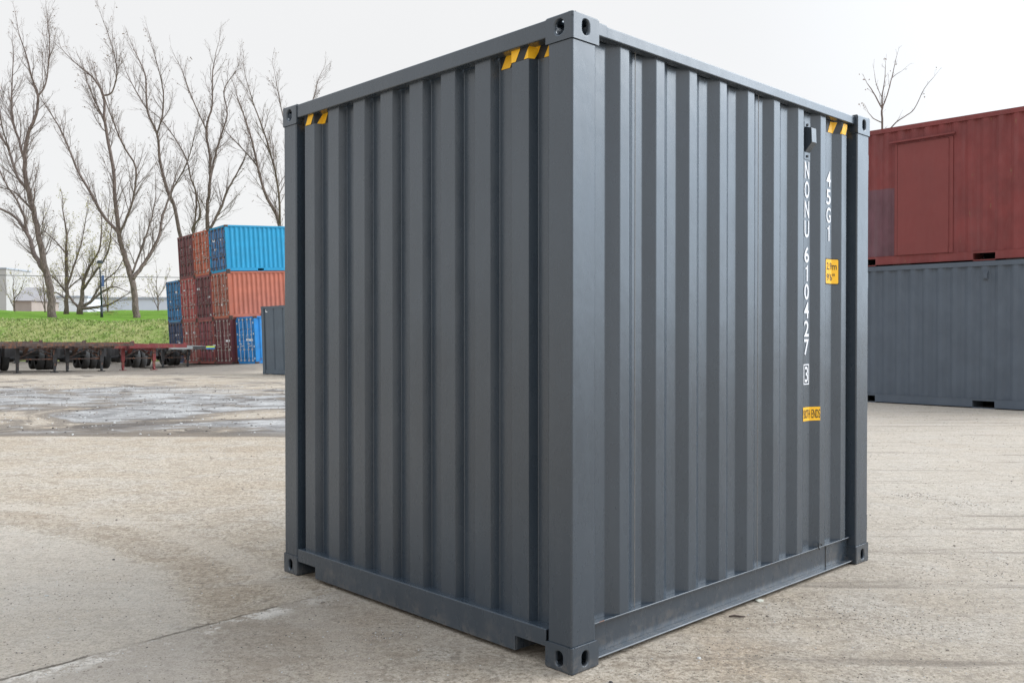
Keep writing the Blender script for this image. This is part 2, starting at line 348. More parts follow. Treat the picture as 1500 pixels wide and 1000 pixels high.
# grass embankment ---------------------------------------------------
def bank_z(x, y):
    z = -1.2 + 0 * x
    w1 = sst(63.0, 69.5, y)
    z = -1.0 + w1 * 3.42 + .05 * max(0, y - 69.5)
    z += .10 * math.sin(x * .31 + y * .2) * w1 + .05 * math.sin(x * .9 + 1) * w1
    fall = sst(96, 112, y); z = z * (1 - fall) - 1.0 * fall
    e = sst(100, 125, x); return z * (1 - e) - 1.0 * e
def grass_material():
    m, n, l, p = newmat('bank_grass'); P = n.new('ShaderNodeNewGeometry').outputs['Position']
    sp = n.new('ShaderNodeSeparateXYZ'); l.new(P, sp.inputs[0]); Y = sp.outputs[1]
    a = nnoise(n, l, nmap(n, l, P, (1, 1, 1)), 5.0, 8, .8); b = nnoise(n, l, P, .5, 4)
    fresh = nmix(n, l, nrange(n, l, nnoise(n, l, P, .8, 5), .3, .7), (.10, .205, .016), (.17, .285, .035))
    rough = nmix(n, l, nrange(n, l, a, .40, .60), (.21, .25, .06), (.41, .40, .17))
    rough = nmix(n, l, nrange(n, l, b, .5, .68, 0, .6), rough, (.17, .29, .05))
    f = nrange(n, l, nmath(n, l, 'ADD', Y, nmath(n, l, 'MULTIPLY', nmath(n, l, 'SUBTRACT', a, .5), 3)), 68.3, 70.2)
    l.new(nmix(n, l, f, rough, fresh), p.inputs['Base Color']); p.inputs['Roughness'].default_value = .9
    p.inputs['Specular IOR Level'].default_value = .1
    nbump(n, l, a, .7, .12, p); return m
bank = grid_mesh('grass_bank', axis([(-160, -60, 4), (-60, 16, 1), (16, 130, 4)]), axis([(62, 76, .6), (76, 114, 2)]), bank_z, grass_material()); tag(bank, kind='structure')
def bz(x, y): return bank_z(x, y)

# ------------------------------------------------------------------ containers
def casting_mesh(sx, sy, top, mats):
    """hollow corner block, outer corner at origin, extending +x,+y (178 x 162 x 118 mm); real slots in the two outer faces and the top/bottom"""
    LX, LY, H, T = .178, .162, .118, .022
    mb = MB()
    def slotface(orig, eu, ev, w_, h_, cu, cv, rw, rh, inn):
        # face in plane (eu,ev) w x h with stadium slot centre cu,cv half sizes rw,rh, walls run inward by inn*T
        K = 28; out = []; inr = []
        for i in range(K):
            t = -math.pi / 4 + 2 * math.pi * i / K; c, s_ = math.cos(t), math.sin(t)
            q, fr_ = i // 7, (i % 7) / 7.0         # seven steps along each outer side, so neighbouring faces weld
            out.append([(w_, h_ * fr_), (w_ * (1 - fr_), h_), (0, h_ * (1 - fr_)), (w_ * fr_, 0)][q])
            # stadium
            r = min(rw, rh); ex, ey = rw - r, rh - r
            inr.append((cu + (ex if c > 0 else -ex) * (1 if ex else 0) + c * r, cv + (ey if s_ > 0 else -ey) * (1 if ey else 0) + s_ * r))
        V = lambda p, dpt=0: Vector(orig) + Vector(eu) * p[0] + Vector(ev) * p[1] + Vector(inn) * dpt
        vs = [V(p) for p in out] + [V(p) for p in inr] + [V(p, T) for p in inr] + [V(p, T) for p in out]
        fs = []
        for i in range(K):
            j = (i + 1) % K
            fs += [(i, j, K + j, K + i), (K + i, K + j, 2*K + j, 2*K + i), (2*K + i, 2*K + j, 3*K + j, 3*K + i)]
        mb.add(vs, fs)
    # side face (y=0), end face (x=0), cap (z=0 bottom casting); mirrored for top by flipping z
    slotface((0, 0, 0), (1, 0, 0), (0, 0, 1), LX, H, .089, .056, .021, .033, (0, 1, 0))
    slotface((0, 0, 0), (0, 1, 0), (0, 0, 1), LY, H, .080, .056, .021 if not top else .026, .033, (1, 0, 0))
    slotface((0, 0, 0), (1, 0, 0), (0, 1, 0), LX, LY, .089, .081, .052, .032, (0, 0, 1))
    mb.box(.0006, LX, .0006, LY, H - T, H - .0004)                                 # plate towards the post
    mb.box(LX - .02, LX, 0.0002, LY, 0.0002, H - .001); mb.box(0.0002, LX - .001, LY - .02, LY, .0002, H - .001)
    if top: mb.v = [(x, y, H - z) for x, y, z in mb.v]
    mb.v = [((-x if sx < 0 else x), (-y if sy < 0 else y), z) for x, y, z in mb.v]
    me = mb.mesh('corner_casting', mats)
    bm = bmesh.new(); bm.from_mesh(me); bmesh.ops.remove_doubles(bm, verts=bm.verts, dist=.0001)
    bmesh.ops.recalc_face_normals(bm, faces=bm.faces); bm.to_mesh(me); bm.free()
    return me
def trap_profile(s0, s1, first, period, ridge, slope, din, dout, count):
    """polyline (s, inset) : recess din .. ridge dout"""
    pts = [(s0, din)]
    for k in range(count):
        a = first + k * period
        for q in ((a - slope, din), (a, dout), (a + ridge, dout), (a + ridge + slope, din)):
            if s0 < q[0] < s1: pts.append(q)
    pts.append((s1, din if pts[-1][1] == din else dout)); return pts
def extrude_profile(mb, pts, z0, z1, fn, th=.002):
    vs = []
    for z in (z0, z1):
        for s_, d in pts: vs.append(fn(s_, d, z))
    k = len(pts); mb.add(vs, [(i, i + 1, k + i + 1, k + i) for i in range(k - 1)])
def arclen(pts):
    u = [0]
    for i in range(1, len(pts)): u.append(u[-1] + math.hypot(pts[i][0] - pts[i-1][0], pts[i][1] - pts[i-1][1]))
    return u
def prof_at_u(pts, ul, u):
    for i in range(1, len(pts)):
        if u <= ul[i] or i == len(pts) - 1:
            t = (u - ul[i-1]) / max(1e-9, ul[i] - ul[i-1]); a, b = pts[i-1], pts[i]
            return a[0] + (b[0]-a[0]) * t, a[1] + (b[1]-a[1]) * t
def u_at_s(pts, ul, s_):
    for i in range(1, len(pts)):
        if s_ <= pts[i][0]:
            t = (s_ - pts[i-1][0]) / (pts[i][0] - pts[i-1][0]); return ul[i-1] + t * (ul[i] - ul[i-1])
    return ul[-1]
def wrap(name, polys, pts, fn, lift, mat, parent, label=None):
    """polys: list of 2D polygons in (u,z) laid on a profile, cut at each fold, lifted off the sheet"""
    ul = arclen(pts); bm = bmesh.new()
    for poly in polys:
        vs = [bm.verts.new((u, 0, z)) for u, z in poly]
        try: bm.faces.new(vs)
        except ValueError: pass
    for uf in ul[1:-1]:
        bmesh.ops.bisect_plane(bm, geom=bm.verts[:] + bm.edges[:] + bm.faces[:], plane_co=(uf, 0, 0), plane_no=(1, 0, 0))
    for v in bm.verts:
        s_, d = prof_at_u(pts, ul, v.co.x); v.co = fn(s_, d - lift, v.co.z)
    me = bpy.data.meshes.new(name); bm.to_mesh(me); bm.free(); me.materials.append(mat)
    o = link(name, me, parent)
    if label: o['label'] = label
    return o
def glyph_polys(ch, w_, h_, bold=.0):
    if ch == '1':
        return [[(w_*.50, 0), (w_, 0), (w_, h_), (w_*.62, h_), (w_*.50, h_*.88)], [(0, h_*.74), (w_*.50, h_*.76), (w_*.50, h_*.88), (0, h_*.84)]]
    cu = bpy.data.curves.new('glyph', 'FONT'); cu.body = ch; cu.size = 1; cu.offset = bold; cu.resolution_u = 4
    o = bpy.data.objects.new('glyph', cu); C.objects.link(o); bpy.context.view_layer.update()
    me = bpy.data.meshes.new_from_object(o.evaluated_get(bpy.context.evaluated_depsgraph_get()))
    V = [v.co.copy() for v in me.vertices]; F_ = [list(p.vertices) for p in me.polygons]
    bpy.data.objects.remove(o); bpy.data.curves.remove(cu); bpy.data.meshes.remove(me)
    x0 = min(v.x for v in V); x1 = max(v.x for v in V); y0 = min(v.y for v in V); y1 = max(v.y for v in V)
    return [[((V[i].x - x0) / (x1 - x0) * w_, (V[i].y - y0) / (y1 - y0) * h_) for i in f] for f in F_]

CAST = {}
def castings(key, mat):
    if key not in CAST:
        CAST[key] = {(sx, sy, tp): casting_mesh(sx, sy, tp, mat) for sx in (1, -1) for sy in (1, -1) for tp in (0, 1)}
    return CAST[key]

def door_leaf(root, x, sgn, y0, y1, z0, z1, mat, rodmat, ribs=4, rods=2, low=True):
    """door leaf on plane x facing sgn*x"""
    mb = MB(); d = .012; dep = .035
    hs = (z1 - z0 - .16) / ribs; pr = [(z0, 0)]
    for k in range(ribs):
        a = z0 + .08 + k * hs
        pr += [(a + .05, 0), (a + .08, dep), (a + hs - .08, dep), (a + hs - .05, 0)]
    pr.append((z1, 0))
    ya, yb = y0 + .07, y1 - .07
    vs = [(x - sgn * (-q[1]) * 1, y, q[0]) for q in pr for y in (ya, yb)]
    mb.add(vs, [(2*i, 2*i+1, 2*i+3, 2*i+2) for i in range(len(pr) - 1)])
    mb.box(min(x - sgn*-.04, x + sgn*.012), max(x - sgn*-.04, x + sgn*.012), y0, ya, z0, z1) if False else None
    for (a, b) in ((y0, ya), (yb, y1)):
        xa, xb = sorted((x + sgn * .012, x - sgn * .045)); mb.box(xa, xb, a, b, z0, z1)
    xa, xb = sorted((x - sgn * .05, x - sgn * .055)); mb.box(xa, xb, ya, yb, z0, z1)
    # gasket
    leaf = mb.build('door', mat, root)
    for i in range(rods):
        yr = y0 + (y1 - y0) * (.26 + .46 * i / max(1, rods - 1))
        rb = MB(); xr = x + sgn * .045
        rb.tube((xr, yr, z0 - .05), (xr, yr, z1 + .05), .021, n=8 if not low else 5)
        for zz in (z0 + .02, z0 + (z1-z0)*.27, z0 + (z1-z0)*.62, z1 - .03):
            xa, xb = sorted((x, x + sgn * .075)); rb.box(xa, xb, yr - .055, yr + .055, zz - .035, zz + .035)
        rb.build('lock_rod', rodmat, leaf)
        hb = MB(); zc = z0 + (z1-z0) * .36 + (i % 2) * .12
        hb.beam((x + sgn * .08, yr, zc), (x + sgn * .08, yr + (.38 if i == 0 else -.38) * .8, zc - .03), .02, .04)
        hb.build('handle', rodmat, leaf)
    return leaf

def container(label, group, L, H, mat, origin, th, W=2.438, lean=None, detail=False, door=None, doormat=None, rodmat=None,
              castmat=None, pockets=(), side=(.36, .278, .07, .068), inset=.03, railmat=None, name='shipping_container', blindend=True, marks=True, simple_front=False):
    """local x length, y width, base at origin. Side y=0 faces -y. door: 'x0' or 'xL' or None"""
    root = empty(name)
    tag(root, label, 'container', group)
    Mx = Matrix.Translation(origin) @ Matrix.Rotation(th, 4, 'Z')
    if lean is not None: Mx = lean @ Mx
    root.matrix_world = Mx
    cm = castings((castmat or mat).name, castmat or mat)
    for (sx, x) in ((1, 0), (-1, L)):
        for (sy, y) in ((1, 0), (-1, W)):
            for tp in (0, 1):
                c = link('corner_casting', cm[(sx, sy, tp)], root, .009 if detail else 0); c.location = (x, y, H - .118 if tp else 0)
    bev = .006 if detail else 0
    for (x0, x1) in ((.006, .165), (L - .172, L - .006)):
        for (y0, y1) in ((.007, .152), (W - .152, W - .007)):
            pb = MB(); pb.box(x0, x1, y0, y1, .111, H - .111); pb.build('corner_post', mat, root, bevel=.010 if detail else 0)
    rm = railmat or mat
    # side rails, both sides
    for y_, s_ in ((0, 1), (W, -1)):
        def by(mb, x0, x1, a, b, z0, z1): ya, yb = sorted((y_ + s_ * a, y_ + s_ * b)); mb.box(x0, x1, ya, yb, z0, z1)
        tr_ = .064 if detail else .10
        tb = MB(); by(tb, .178 if not detail else .252, L - .178, .012 if not detail else .020, .075, H - tr_, H - (.006 if not detail else .010))
        if detail: by(tb, .1785, .2515, .013, .075, H - tr_ - .004, H - .007)
        tb.build('top_side_rail', rm, root, bevel=bev)
        rb = MB()
        segs = []; cur = .178
        for a, b in pockets: segs.append((cur, a)); cur = b
        segs.append((cur, L - .178))
        iw = inset; wi = .020 if detail else 0; sh = .018 if detail else 0
        for a, b in segs: by(rb, a, b, iw + wi, iw + wi + .006, .030, .188 - sh)
        by(rb, .166, L - .166, iw - .004, iw + .05, .1885 - sh, .1945 - sh)
        for a, b in segs: by(rb, a, b, iw - .022, iw + .05, .022, .0295)
        for a, b in pockets:
            by(rb, a, b, iw, iw + .006, .150, .188); by(rb, a, b, iw, iw + .006, .002, .022)
            for q in (a, b): by(rb, q - .003, q + .003, iw + .0065, iw + .6, .003, .187)
        rb.build('bottom_side_rail', rm, root)
    # side panels
    first, per, rid, slp = side
    cnt = int((L - .36) / per) + 1
    sp = trap_profile(.160, L - .165, first, per, rid, slp, inset + .036, inset, cnt)
    for y_, s_ in ((0, 1), (W, -1)):
        mb = MB(); extrude_profile(mb, sp, .195 - (.018 if detail else 0), H - (.062 if detail else .098), lambda a, d, z, y_=y_, s_=s_: (a, y_ + s_ * d, z))
        mb.build('side_panel', mat, root, bevel=.005 if detail else 0)
    # roof and floor
    rb = MB(); pr = [(.18, 0)]; q = .3
    while q < L - .3: pr += [(q, 0), (q + .015, .02), (q + .10, .02), (q + .115, 0)]; q += .21
    pr.append((L - .18, 0)); k = len(pr)
    rb.add([(a, y, H - .030 + d * .9) for y in (.07, W - .07) for a, d in pr], [(i, i+1, k+i+1, k+i) for i in range(k-1)]); rb.build('roof_panel', mat, root)
    fb = MB(); fb.box(.16, L - .16, .09, W - .09, .165, .19); fb.build('floor_panel', M['wood'] if detail else M['void'], root)
    # ends
    def end(x, s_, kind):
        X = lambda d: x + s_ * d
        if kind == 'blind':
            tb = MB(); xa, xb = sorted((X(.006), X(.07))); tb.box(xa, xb, .162, W - .162, H - .085, H - .004); tb.build('end_header', rm, root, bevel=bev)
            sb = MB(); n1, n2 = .36, W - .36; c0, c1 = .1625, W - .1625
            yz = [(c0, .090), (n1, .090), (n1, .022), (n2, .022), (n2, .090), (c1, .090), (c1, .166), (c0, .166)]
            xo, xi = X(.004), X(.012)
            vs = [(xo, a, b) for a, b in yz] + [(xi, a, b) for a, b in yz]
            sb.add(vs, [tuple(range(8)), tuple(range(15, 7, -1))] + [(i, (i+1) % 8, 8 + (i+1) % 8, 8 + i) for i in range(8)])
            xa, xb = sorted((X(.012), X(.085))); sb.box(xa, xb, c0, c1, .158, .166)
            for a in (n1, n2):
                xa, xb = sorted((X(.012), X(.5))); sb.box(xa, xb, a - .004, a + .004, .023, .157)
            xa, xb = sorted((X(.50), X(.505))); sb.box(xa, xb, c0, c1, .023, .157)
            sb.build('end_sill', rm, root, bevel=.003 if detail else 0)
            ep = trap_profile(.150, W - .150, .355 - .055, .2598, .110, .020, .078, .032, 8)
            pb = MB(); extrude_profile(pb, ep, .166, H - .08, lambda a, d, z: (X(d), a, z)); pb.build('end_panel', mat, root, bevel=.003 if detail else 0)
            return ep
        tb = MB(); xa, xb = sorted((X(.004), X(.09))); tb.box(xa, xb, .162, W - .162, H - .115, H - .002); tb.build('end_header', rm, root, bevel=bev)
        sb = MB(); sb.box(xa, xb, .162, W - .162, .004, .150); sb.build('end_sill', rm, root, bevel=bev)
        dm = doormat or mat
        gap = .005
        l1 = door_leaf(root, X(.05), -s_, .156, W / 2 - gap, .165, H - .125, dm, rodmat or mat, low=not detail)
        l2 = door_leaf(root, X(.05), -s_, W / 2 + gap, W - .156, .165, H - .125, dm, rodmat or mat, low=not detail)
        for lf, yy in ((l1, .150), (l2, W - .150)):
            for zz in ((.3, .95, H - .95, H - .35) if not detail else (.25, 1.04, 1.84, 2.61)):
                if detail: yy = .062 if lf is l1 else W - .062
                ho = .006 if detail else -.001; hr = .007 if detail else .013
                hb = MB(); hb.tube((X(ho - .012 if not detail else .004), yy, zz - .06), (X(ho - .012 if not detail else .004), yy, zz + .06), hr, n=8)
                xa, xb = sorted((X(-.012 if not detail else .0), X(.003 if not detail else .0062))); hb.box(xa, xb, yy - .05, yy + .05, zz - .05, zz + .05); hb.build('hinge', mat if detail else (rodmat or mat), lf)
        return None
    end(0, 1, 'door' if door == 'x0' else 'blind')
    end(L, -1, 'door' if door == 'xL' else 'blind')
    return root, sp

# ---- the big slate container in the foreground
TH = 0.770121; ORI = Vector((.26165, 3.95934, 0))
A = Vector((math.cos(TH), math.sin(TH), 0)); B = Vector((-math.sin(TH), math.cos(TH), 0))
LM, WM, HM = 2.907, 2.438, 2.896
main, sprof = container('large slate grey steel container with hazard strips, filling the middle of the photo', None,
    LM, HM, M['main'], ORI, TH, detail=True, door='xL', doormat=M['main'], rodmat=M['steel'], side=(.382, .277, .066, .068), inset=.045)
S = lambda s_, d, z: Vector((s_, d, z)); E_ = lambda s_, d, z: Vector((d, s_, z))
eprof = trap_profile(.150, WM - .150, .300, .2598, .110, .020, .078, .032, 8)
sul = arclen(sprof); eul = arclen(eprof)
# weld beads and paler lines along the bottom rail edges
wb = MB(); random.seed(3)
pts = []; z = .20
while z < HM - .12:
    pts.append((.1725 + random.uniform(-.0015, .0015), .074 + random.uniform(-.002, .002), z)); z += .018
wb.path(pts, [.004 + random.uniform(-.0012, .0016) for _ in pts], 5); wb.build('weld_seam', M['weld'], main, smooth=True)
eb = MB(); x = .18; pp = []
while x < LM - .18: pp.append((x, .041 + random.uniform(-.001, .001), .1765)); x += .03
eb.path(pp, [.0022] * len(pp), 5); eb.build('edge_line', M['pale_edge'], main)
eb = MB(); x = .18; pp = []
while x < LM - .18: pp.append((x, .024, .0262)); x += .03
eb.path(pp, [.0042] * len(pp), 5); eb.build('edge_line', M['pale_edge'], main)
jb = MB()
for s_ in (.484, 1.592):                                     # sheet joints on the side wall (lap welds)
    jb.box(s_ + .02, s_ + .0235, .0535, .0560, .18, HM - .066)
jb.box(LM - .47, LM - .467, .0605, .0645, .03, .169)
jb.build('weld_seam', M['weld'], main)
# lashing ring on the bottom rail
rb = MB(); c = Vector((2.30, .030, .187)); rp = [c + Vector((math.cos(t) * .018, 0, math.sin(t) * .018)) for t in [i * .45 for i in range(13)]]
rb.path(rp, [.0035] * 13, 6); rb.build('lashing_ring', M['darksteel'], main, smooth=True)

def hazard(prof, ul, fn, s0, s1, z0, z1, phase=0.):
    u0, u1 = u_at_s(prof, ul, s0), u_at_s(prof, ul, s1)
    base = wrap('hazard_strip', [[(u0, z0), (u1, z0), (u1, z1), (u0, z1)]], prof, fn, .0015, M['black'], main)
    st = []; per = .115; u = u0 - .2 + phase; sl_ = .034 * (1 if fn is S else -1)
    while u < u1 + .1:
        q = [(u, z0), (u + .060, z0), (u + .060 + sl_, z1), (u + sl_, z1)]
        # clip to u-range
        def clip(poly, a, keep):
            out = []
            for i in range(len(poly)):
                p, n_ = poly[i], poly[(i+1) % len(poly)]
                ip, in_ = keep(p[0]), keep(n_[0])
                if ip: out.append(p)
                if ip != in_:
                    t = (a - p[0]) / (n_[0] - p[0]); out.append((a, p[1] + t * (n_[1] - p[1])))
            return out
        q = clip(q, u0, lambda v: v >= u0)
        if q: q = clip(q, u1, lambda v: v <= u1)
        if len(q) > 2: st.append(q)
        u += per
    o = wrap('hazard_stripe', st, prof, fn, .0030, M['yellow'], base); return base
hazard(eprof, eul, E_, .152, .535, 2.756, 2.815, .0)
hazard(eprof, eul, E_, 1.99, 2.285, 2.756, 2.815, .05)
hazard(sprof, sul, S, 2.42, LM - .168, 2.756, 2.826, .03)

def column_text(chars, s_c, z_top, h_, pitch, wd=.056):
    polys = []; z = z_top
    uc = u_at_s(sprof, sul, s_c)
    for ch in chars:
        if ch != ' ':
            ww = wd * (.52 if ch == '1' else 1)
            for pl in glyph_polys(ch, ww, h_, .018): polys.append([(uc - ww / 2 + a, z - h_ + b) for a, b in pl])
        z -= pitch
    wrap('serial_number', polys, sprof, S, .0025, M['white'], main)
SC1, SC2 = 2.213, 2.490
column_text('NONU', SC1, 2.537, .104, .1195)
column_text('610427', SC1, 2.020, .098, .1125)
column_text('45G1', SC2, 2.512, .098, .1135)
uc = u_at_s(sprof, sul, SC1); bx0, bx1, bz0, bz1 = uc - .033, uc + .033, 1.180, 1.305; t = .007
fr = [[(bx0, bz0), (bx1, bz0), (bx1, bz0 + t), (bx0, bz0 + t)], [(bx0, bz1 - t), (bx1, bz1 - t), (bx1, bz1), (bx0, bz1)],
      [(bx0, bz0 + t), (bx0 + t, bz0 + t), (bx0 + t, bz1 - t), (bx0, bz1 - t)], [(bx1 - t, bz0 + t), (bx1, bz0 + t), (bx1, bz1 - t), (bx1 - t, bz1 - t)]]
fr += [[(uc - .018 + a, 1.194 + b) for a, b in pl] for pl in glyph_polys('3', .038, .097, .012)]
wrap('check_digit', fr, sprof, S, .0025, M['white'], main)
# yellow height label
def rounded(u0, u1, z0, z1, r):
    out = []
    for cx, cz, a0 in ((u1 - r, z0 + r, -90), (u1 - r, z1 - r, 0), (u0 + r, z1 - r, 90), (u0 + r, z0 + r, 180)):
        for k in range(4): t = R(a0 + 30 * k); out.append((cx + r * math.cos(t), cz + r * math.sin(t)))
    return out
u0 = u_at_s(sprof, sul, 2.452); u1 = u0 + .135
lb = wrap('height_label', [rounded(u0, u1, 1.800, 1.965, .012)], sprof, S, .002, M['black'], main)
wrap('label_face', [rounded(u0 + .005, u1 - .006, 1.806, 1.959, .009)], sprof, S, .0032, M['yellow'], lb)
tx = []
for txt, zz, wd, hh in (('2.9m', 1.893, .100, .045), ('9\'6"', 1.824, .085, .045)):
    wrap('label_text', [[(u0 + .016 + a, zz + b) for a, b in pl] for pl in glyph_polys(txt, wd, hh, .006)], sprof, S, .0044, M['black'], lb)
# BOTH ENDS strip
u0 = u_at_s(sprof, sul, 2.112); u1 = u_at_s(sprof, sul, 2.322)
lb = wrap('warning_label', [[(u0, .958), (u1, .958), (u1, 1.042), (u0, 1.042)]], sprof, S, .002, M['yellow'], main)
ub = u_at_s(sprof, sul, 2.186)
tx = [[(ub + .004 + a, .973 + b) for a, b in pl] for pl in glyph_polys('BOTH ENDS', .138, .054, .006)]
wrap('label_text', tx, sprof, S, .0034, M['black'], lb)
tx = [[(ub - .012 + a, .973 + b) for a, b in pl] for pl in glyph_polys('!', .007, .054, .01)]
wrap('label_text', tx, sprof, S, .0034, M['black'], lb)
# side vent
vm = paint('vent_plastic', (.05, .06, .06), .4)
vb = MB(); xa, xb = SC1 - .036, SC1 + .036; yb_ = .081
vb.box(xa, xb, yb_ - .004, yb_ - .0005, 2.548, 2.775)
vent = vb.build('vent', M['main'], main)
vh = MB()
prof = [(yb_ - .004, 2.745), (yb_ - .046, 2.732), (yb_ - .050, 2.645), (yb_ - .004, 2.590)]
a0, a1 = SC1 - .030, SC1 + .030
vs = [(a0, y, z) for y, z in prof] + [(a1, y, z) for y, z in prof]
vh.add(vs, [(0,1,2,3),(7,6,5,4),(0,4,5,1),(1,5,6,2),(2,6,7,3),(3,7,4,0)])
vh.build('vent_hood', M['main'], vent, bevel=.003)
for zz in (2.758, 2.568):
    bo = MB(); bo.tube((SC1, yb_ - .004, zz), (SC1, yb_ - .010, zz), .008, n=10); bo.build('vent_bolt', M['black'], vent)

# ---- two containers stacked on the right
THR = TH - math.pi / 2
PB = (2.05, 2.45); LR = 6.058; OR = Vector((6.30, 20.88, 0))
pk = ((LR/2 - 1.39, LR/2 - .98), (LR/2 + .98, LR/2 + 1.39))
grey_r, rp_ = container('slate grey long container on the ground at the right, under the dark red one', None,
    LR, 2.896, M['side2'], OR, THR, pockets=pk, side=(.30, .278, .07, .068), inset=.022, door='xL', rodmat=M['steel'])
vb = MB(); vx = LR/2 + 1.18; vb.box(vx, vx + .09, -.004, .03, 2.53, 2.69); vb.box(vx + .01, vx + .08, -.035, -.0045, 2.55, 2.66); vb.build('vent', M['side2'], grey_r)
M['red'] = paint('dark_red_paint', (.19, .036, .033), .65, .06, .14)
M['reddoor'] = paint('fresh_dark_red_paint', (.19, .034, .030), .5, 0, .05)
M['maroonpatch'] = paint('maroon_patch_paint', (.125, .052, .064), .65, .15, .2)
red_r, _ = container('dark red long container with a flat side door, on top of a slate grey one', None,
    LR, 2.896, M['red'], OR + Vector((0, 0, 2.902)), THR, pockets=pk, side=(.30, .278, .07, .068), inset=.022, door='xL', rodmat=M['steel'])
dx0, dx1 = LR/2 - .566, LR/2 + .603
db = MB(); db.box(dx0 + .06, dx1 - .09, -.006, .03, .20, 2.50); dd = db.build('side_door', M['reddoor'], red_r)
fb = MB(); fb.box(dx0, dx0 + .052, -.002, .05, .197, 2.52); fb.box(dx1 - .084, dx1, .002, .05, .197, 2.52); fb.box(dx0 + .052, dx1 - .084, .002, .05, 2.507, 2.52); fb.build('door_frame', M['reddoor'], dd)
fb = MB(); fb.box(dx1 - .088, dx1 - .078, -.012, .0, .3, 2.48); fb.build('hinge', M['red'], dd)
pb = MB(); pb.beam((dx0 - .10, -.03, 2.555), (dx1 + .05, -.03, 2.575), .06, .035); pb.build('drip_bar', M['red'], red_r)
rpro = trap_profile(.160, LR - .165, .30, .278, .07, .068, .022 + .036, .022, 22); rul = arclen(rpro)
wrap('paint_patch', [[(u_at_s(rpro, rul, 1.70), .20), (u_at_s(rpro, rul, dx0 - .03), .20), (u_at_s(rpro, rul, dx0 - .03), 1.62), (u_at_s(rpro, rul, 1.70), 1.62)]],
     rpro, S, .0015, M['maroonpatch'], red_r, 'maroon repaint patch')

# ---- the stack at the left
U = Vector((.768, .64, 0)); V_ = Vector((-.64, .768, 0)); THS = math.atan2(U.y, U.x)
vax = Vector((PIV.x, PIV.y, 0)).normalized()
LEAN = Matrix.Translation(PIV) @ Matrix.Rotation(R(-3.0), 4, vax) @ Matrix.Translation(-PIV)
rodL = plain('worn_light_rod', (.42, .38, .34), .6, 0, .3); rodD = plain('worn_dark_rod', (.16, .13, .12), .6, 0, .3)
def P_(nm, rgb, rust): M[nm] = paint(nm, rgb, .6, rust, .18); return M[nm]
blueS = paint('bright_blue_side_paint', (.006, .27, .47), .6, .0, .06); blueD = P_('blue_door_paint', (.045, .17, .36), .5)
orS = paint('salmon_orange_side_paint', (.44, .125, .068), .6, .12, .10); orD = P_('faded_orange_door_paint', (.36, .105, .065), .55)
mar = P_('maroon_paint', (.15, .036, .040), .4); mar2 = P_('dusty_maroon_paint', (.24, .055, .065), .5); redp = P_('brick_red_paint', (.38, .075, .065), .45)
orr = P_('orange_red_paint', (.46, .11, .055), .5); navy = P_('navy_paint', (.03, .055, .12), .4); mblue = P_('mid_blue_paint', (.035, .19, .38), .3)
vblue = P_('vivid_blue_paint', (.012, .22, .55), .25); redb = P_('rust_red_paint', (.32, .085, .07), .55)
H8 = 2.591
def patches(root, mat, spec):
    """white lettering blocks on the doors: (y, z, w, h) - y measured from the far edge of the door end"""
    for (y, z, w_, h_) in spec:
        mb = MB(); k = max(1, int(h_ / .13)); hh = h_ / k
        for i in range(k):
            c_ = random.uniform(.72, 1); mb.box(.030, .036, y, y + 1.25 * w_ * c_, z + i * hh, z + i * hh + hh * .78)
        mb.build('marking', mat, root)
grime = plain('faded_white_marking', (.80, .79, .78), .7, 0, .25)
random.seed(11)
def stk(col, lvl, label, mat, dmat, rod, L=6.058, shift=0, spec=(), pockets=()):
    o = PIV + V_ * (col * 2.50) + U * shift + Vector((0, 0, lvl * (H8 + .006)))
    r, _ = container(label, 'containers stacked beside the grass bank', L, H8, mat, o, THS, lean=LEAN, door='x0', doormat=dmat, rodmat=rod,
                     castmat=M['rustysteel'], pockets=pockets, side=(.33, .278, .07, .068))
    patches(r, grime, spec); return r
PK = ((6.058/2 - 1.2, 6.058/2 - .84), (6.058/2 + .84, 6.058/2 + 1.2))
r = stk(0, 2, 'bright blue container on top of the stack, its whole long side in view', blueS, blueD, rodD, spec=((.5, 2.0, .30, .09), (.42, 1.75, .12, .35), (.4, .7, .16, .30), (.75, 1.5, .10, .4), (1.45, .95, .30, .5), (.75, 2.05, .10, .2)), pockets=PK)
ob = MB(); K = 20; y0_, z0_ = 1.75, 1.95
vs = [];
for k in range(K):
    t = 2 * math.pi * k / K
    vs += [(.028, y0_ + .22 * math.cos(t), z0_ + .25 * math.sin(t)), (.028, y0_ + .10 * math.cos(t), z0_ + .13 * math.sin(t))]
ob.add(vs, [(2*k, 2*((k+1) % K), 2*((k+1) % K)+1, 2*k+1) for k in range(K)]); ob.build('round_emblem', grime, r)
stk(0, 1, 'salmon orange container with its ribbed side in view, directly beneath the bright blue top one', orS, orD, rodL, spec=((.35, 2.0, .25, .25), (.35, 1.5, .35, .30), (.8, 1.9, .1, .35), (1.05, .7, .14, .55), (.7, 1.4, .1, .5), (.25, .3, .12, .12)), pockets=PK)
stk(0, 0, 'deep maroon container with pale lock rods at ground level, between blue and brick red ones', mar, mar, rodL, spec=((.30, 2.0, .30, .3), (.28, 1.1, .55, .45), (.3, .75, .2, .15), (1.75, 1.9, .22, .3)))
stk(1, 2, 'orange red container in the top row, between the maroon and the bright blue ones', orr, orr, rodL, spec=((.35, 1.4, .4, .3), (.35, 1.0, .3, .25), (.4, 1.85, .2, .3), (.3, .2, .12, .12), (1.0, 1.2, .1, .4)))
stk(1, 1, 'dusty maroon container in the middle row, just left of the salmon orange one', mar2, mar, rodD, spec=((.3, 1.95, .35, .15), (.75, 1.9, .2, .14), (1.3, .95, .14, .14), (.9, .4, .12, .6), (.3, 1.1, .35, .4), (.25, .2, .12, .15), (1.85, 1.6, .3, .35)))
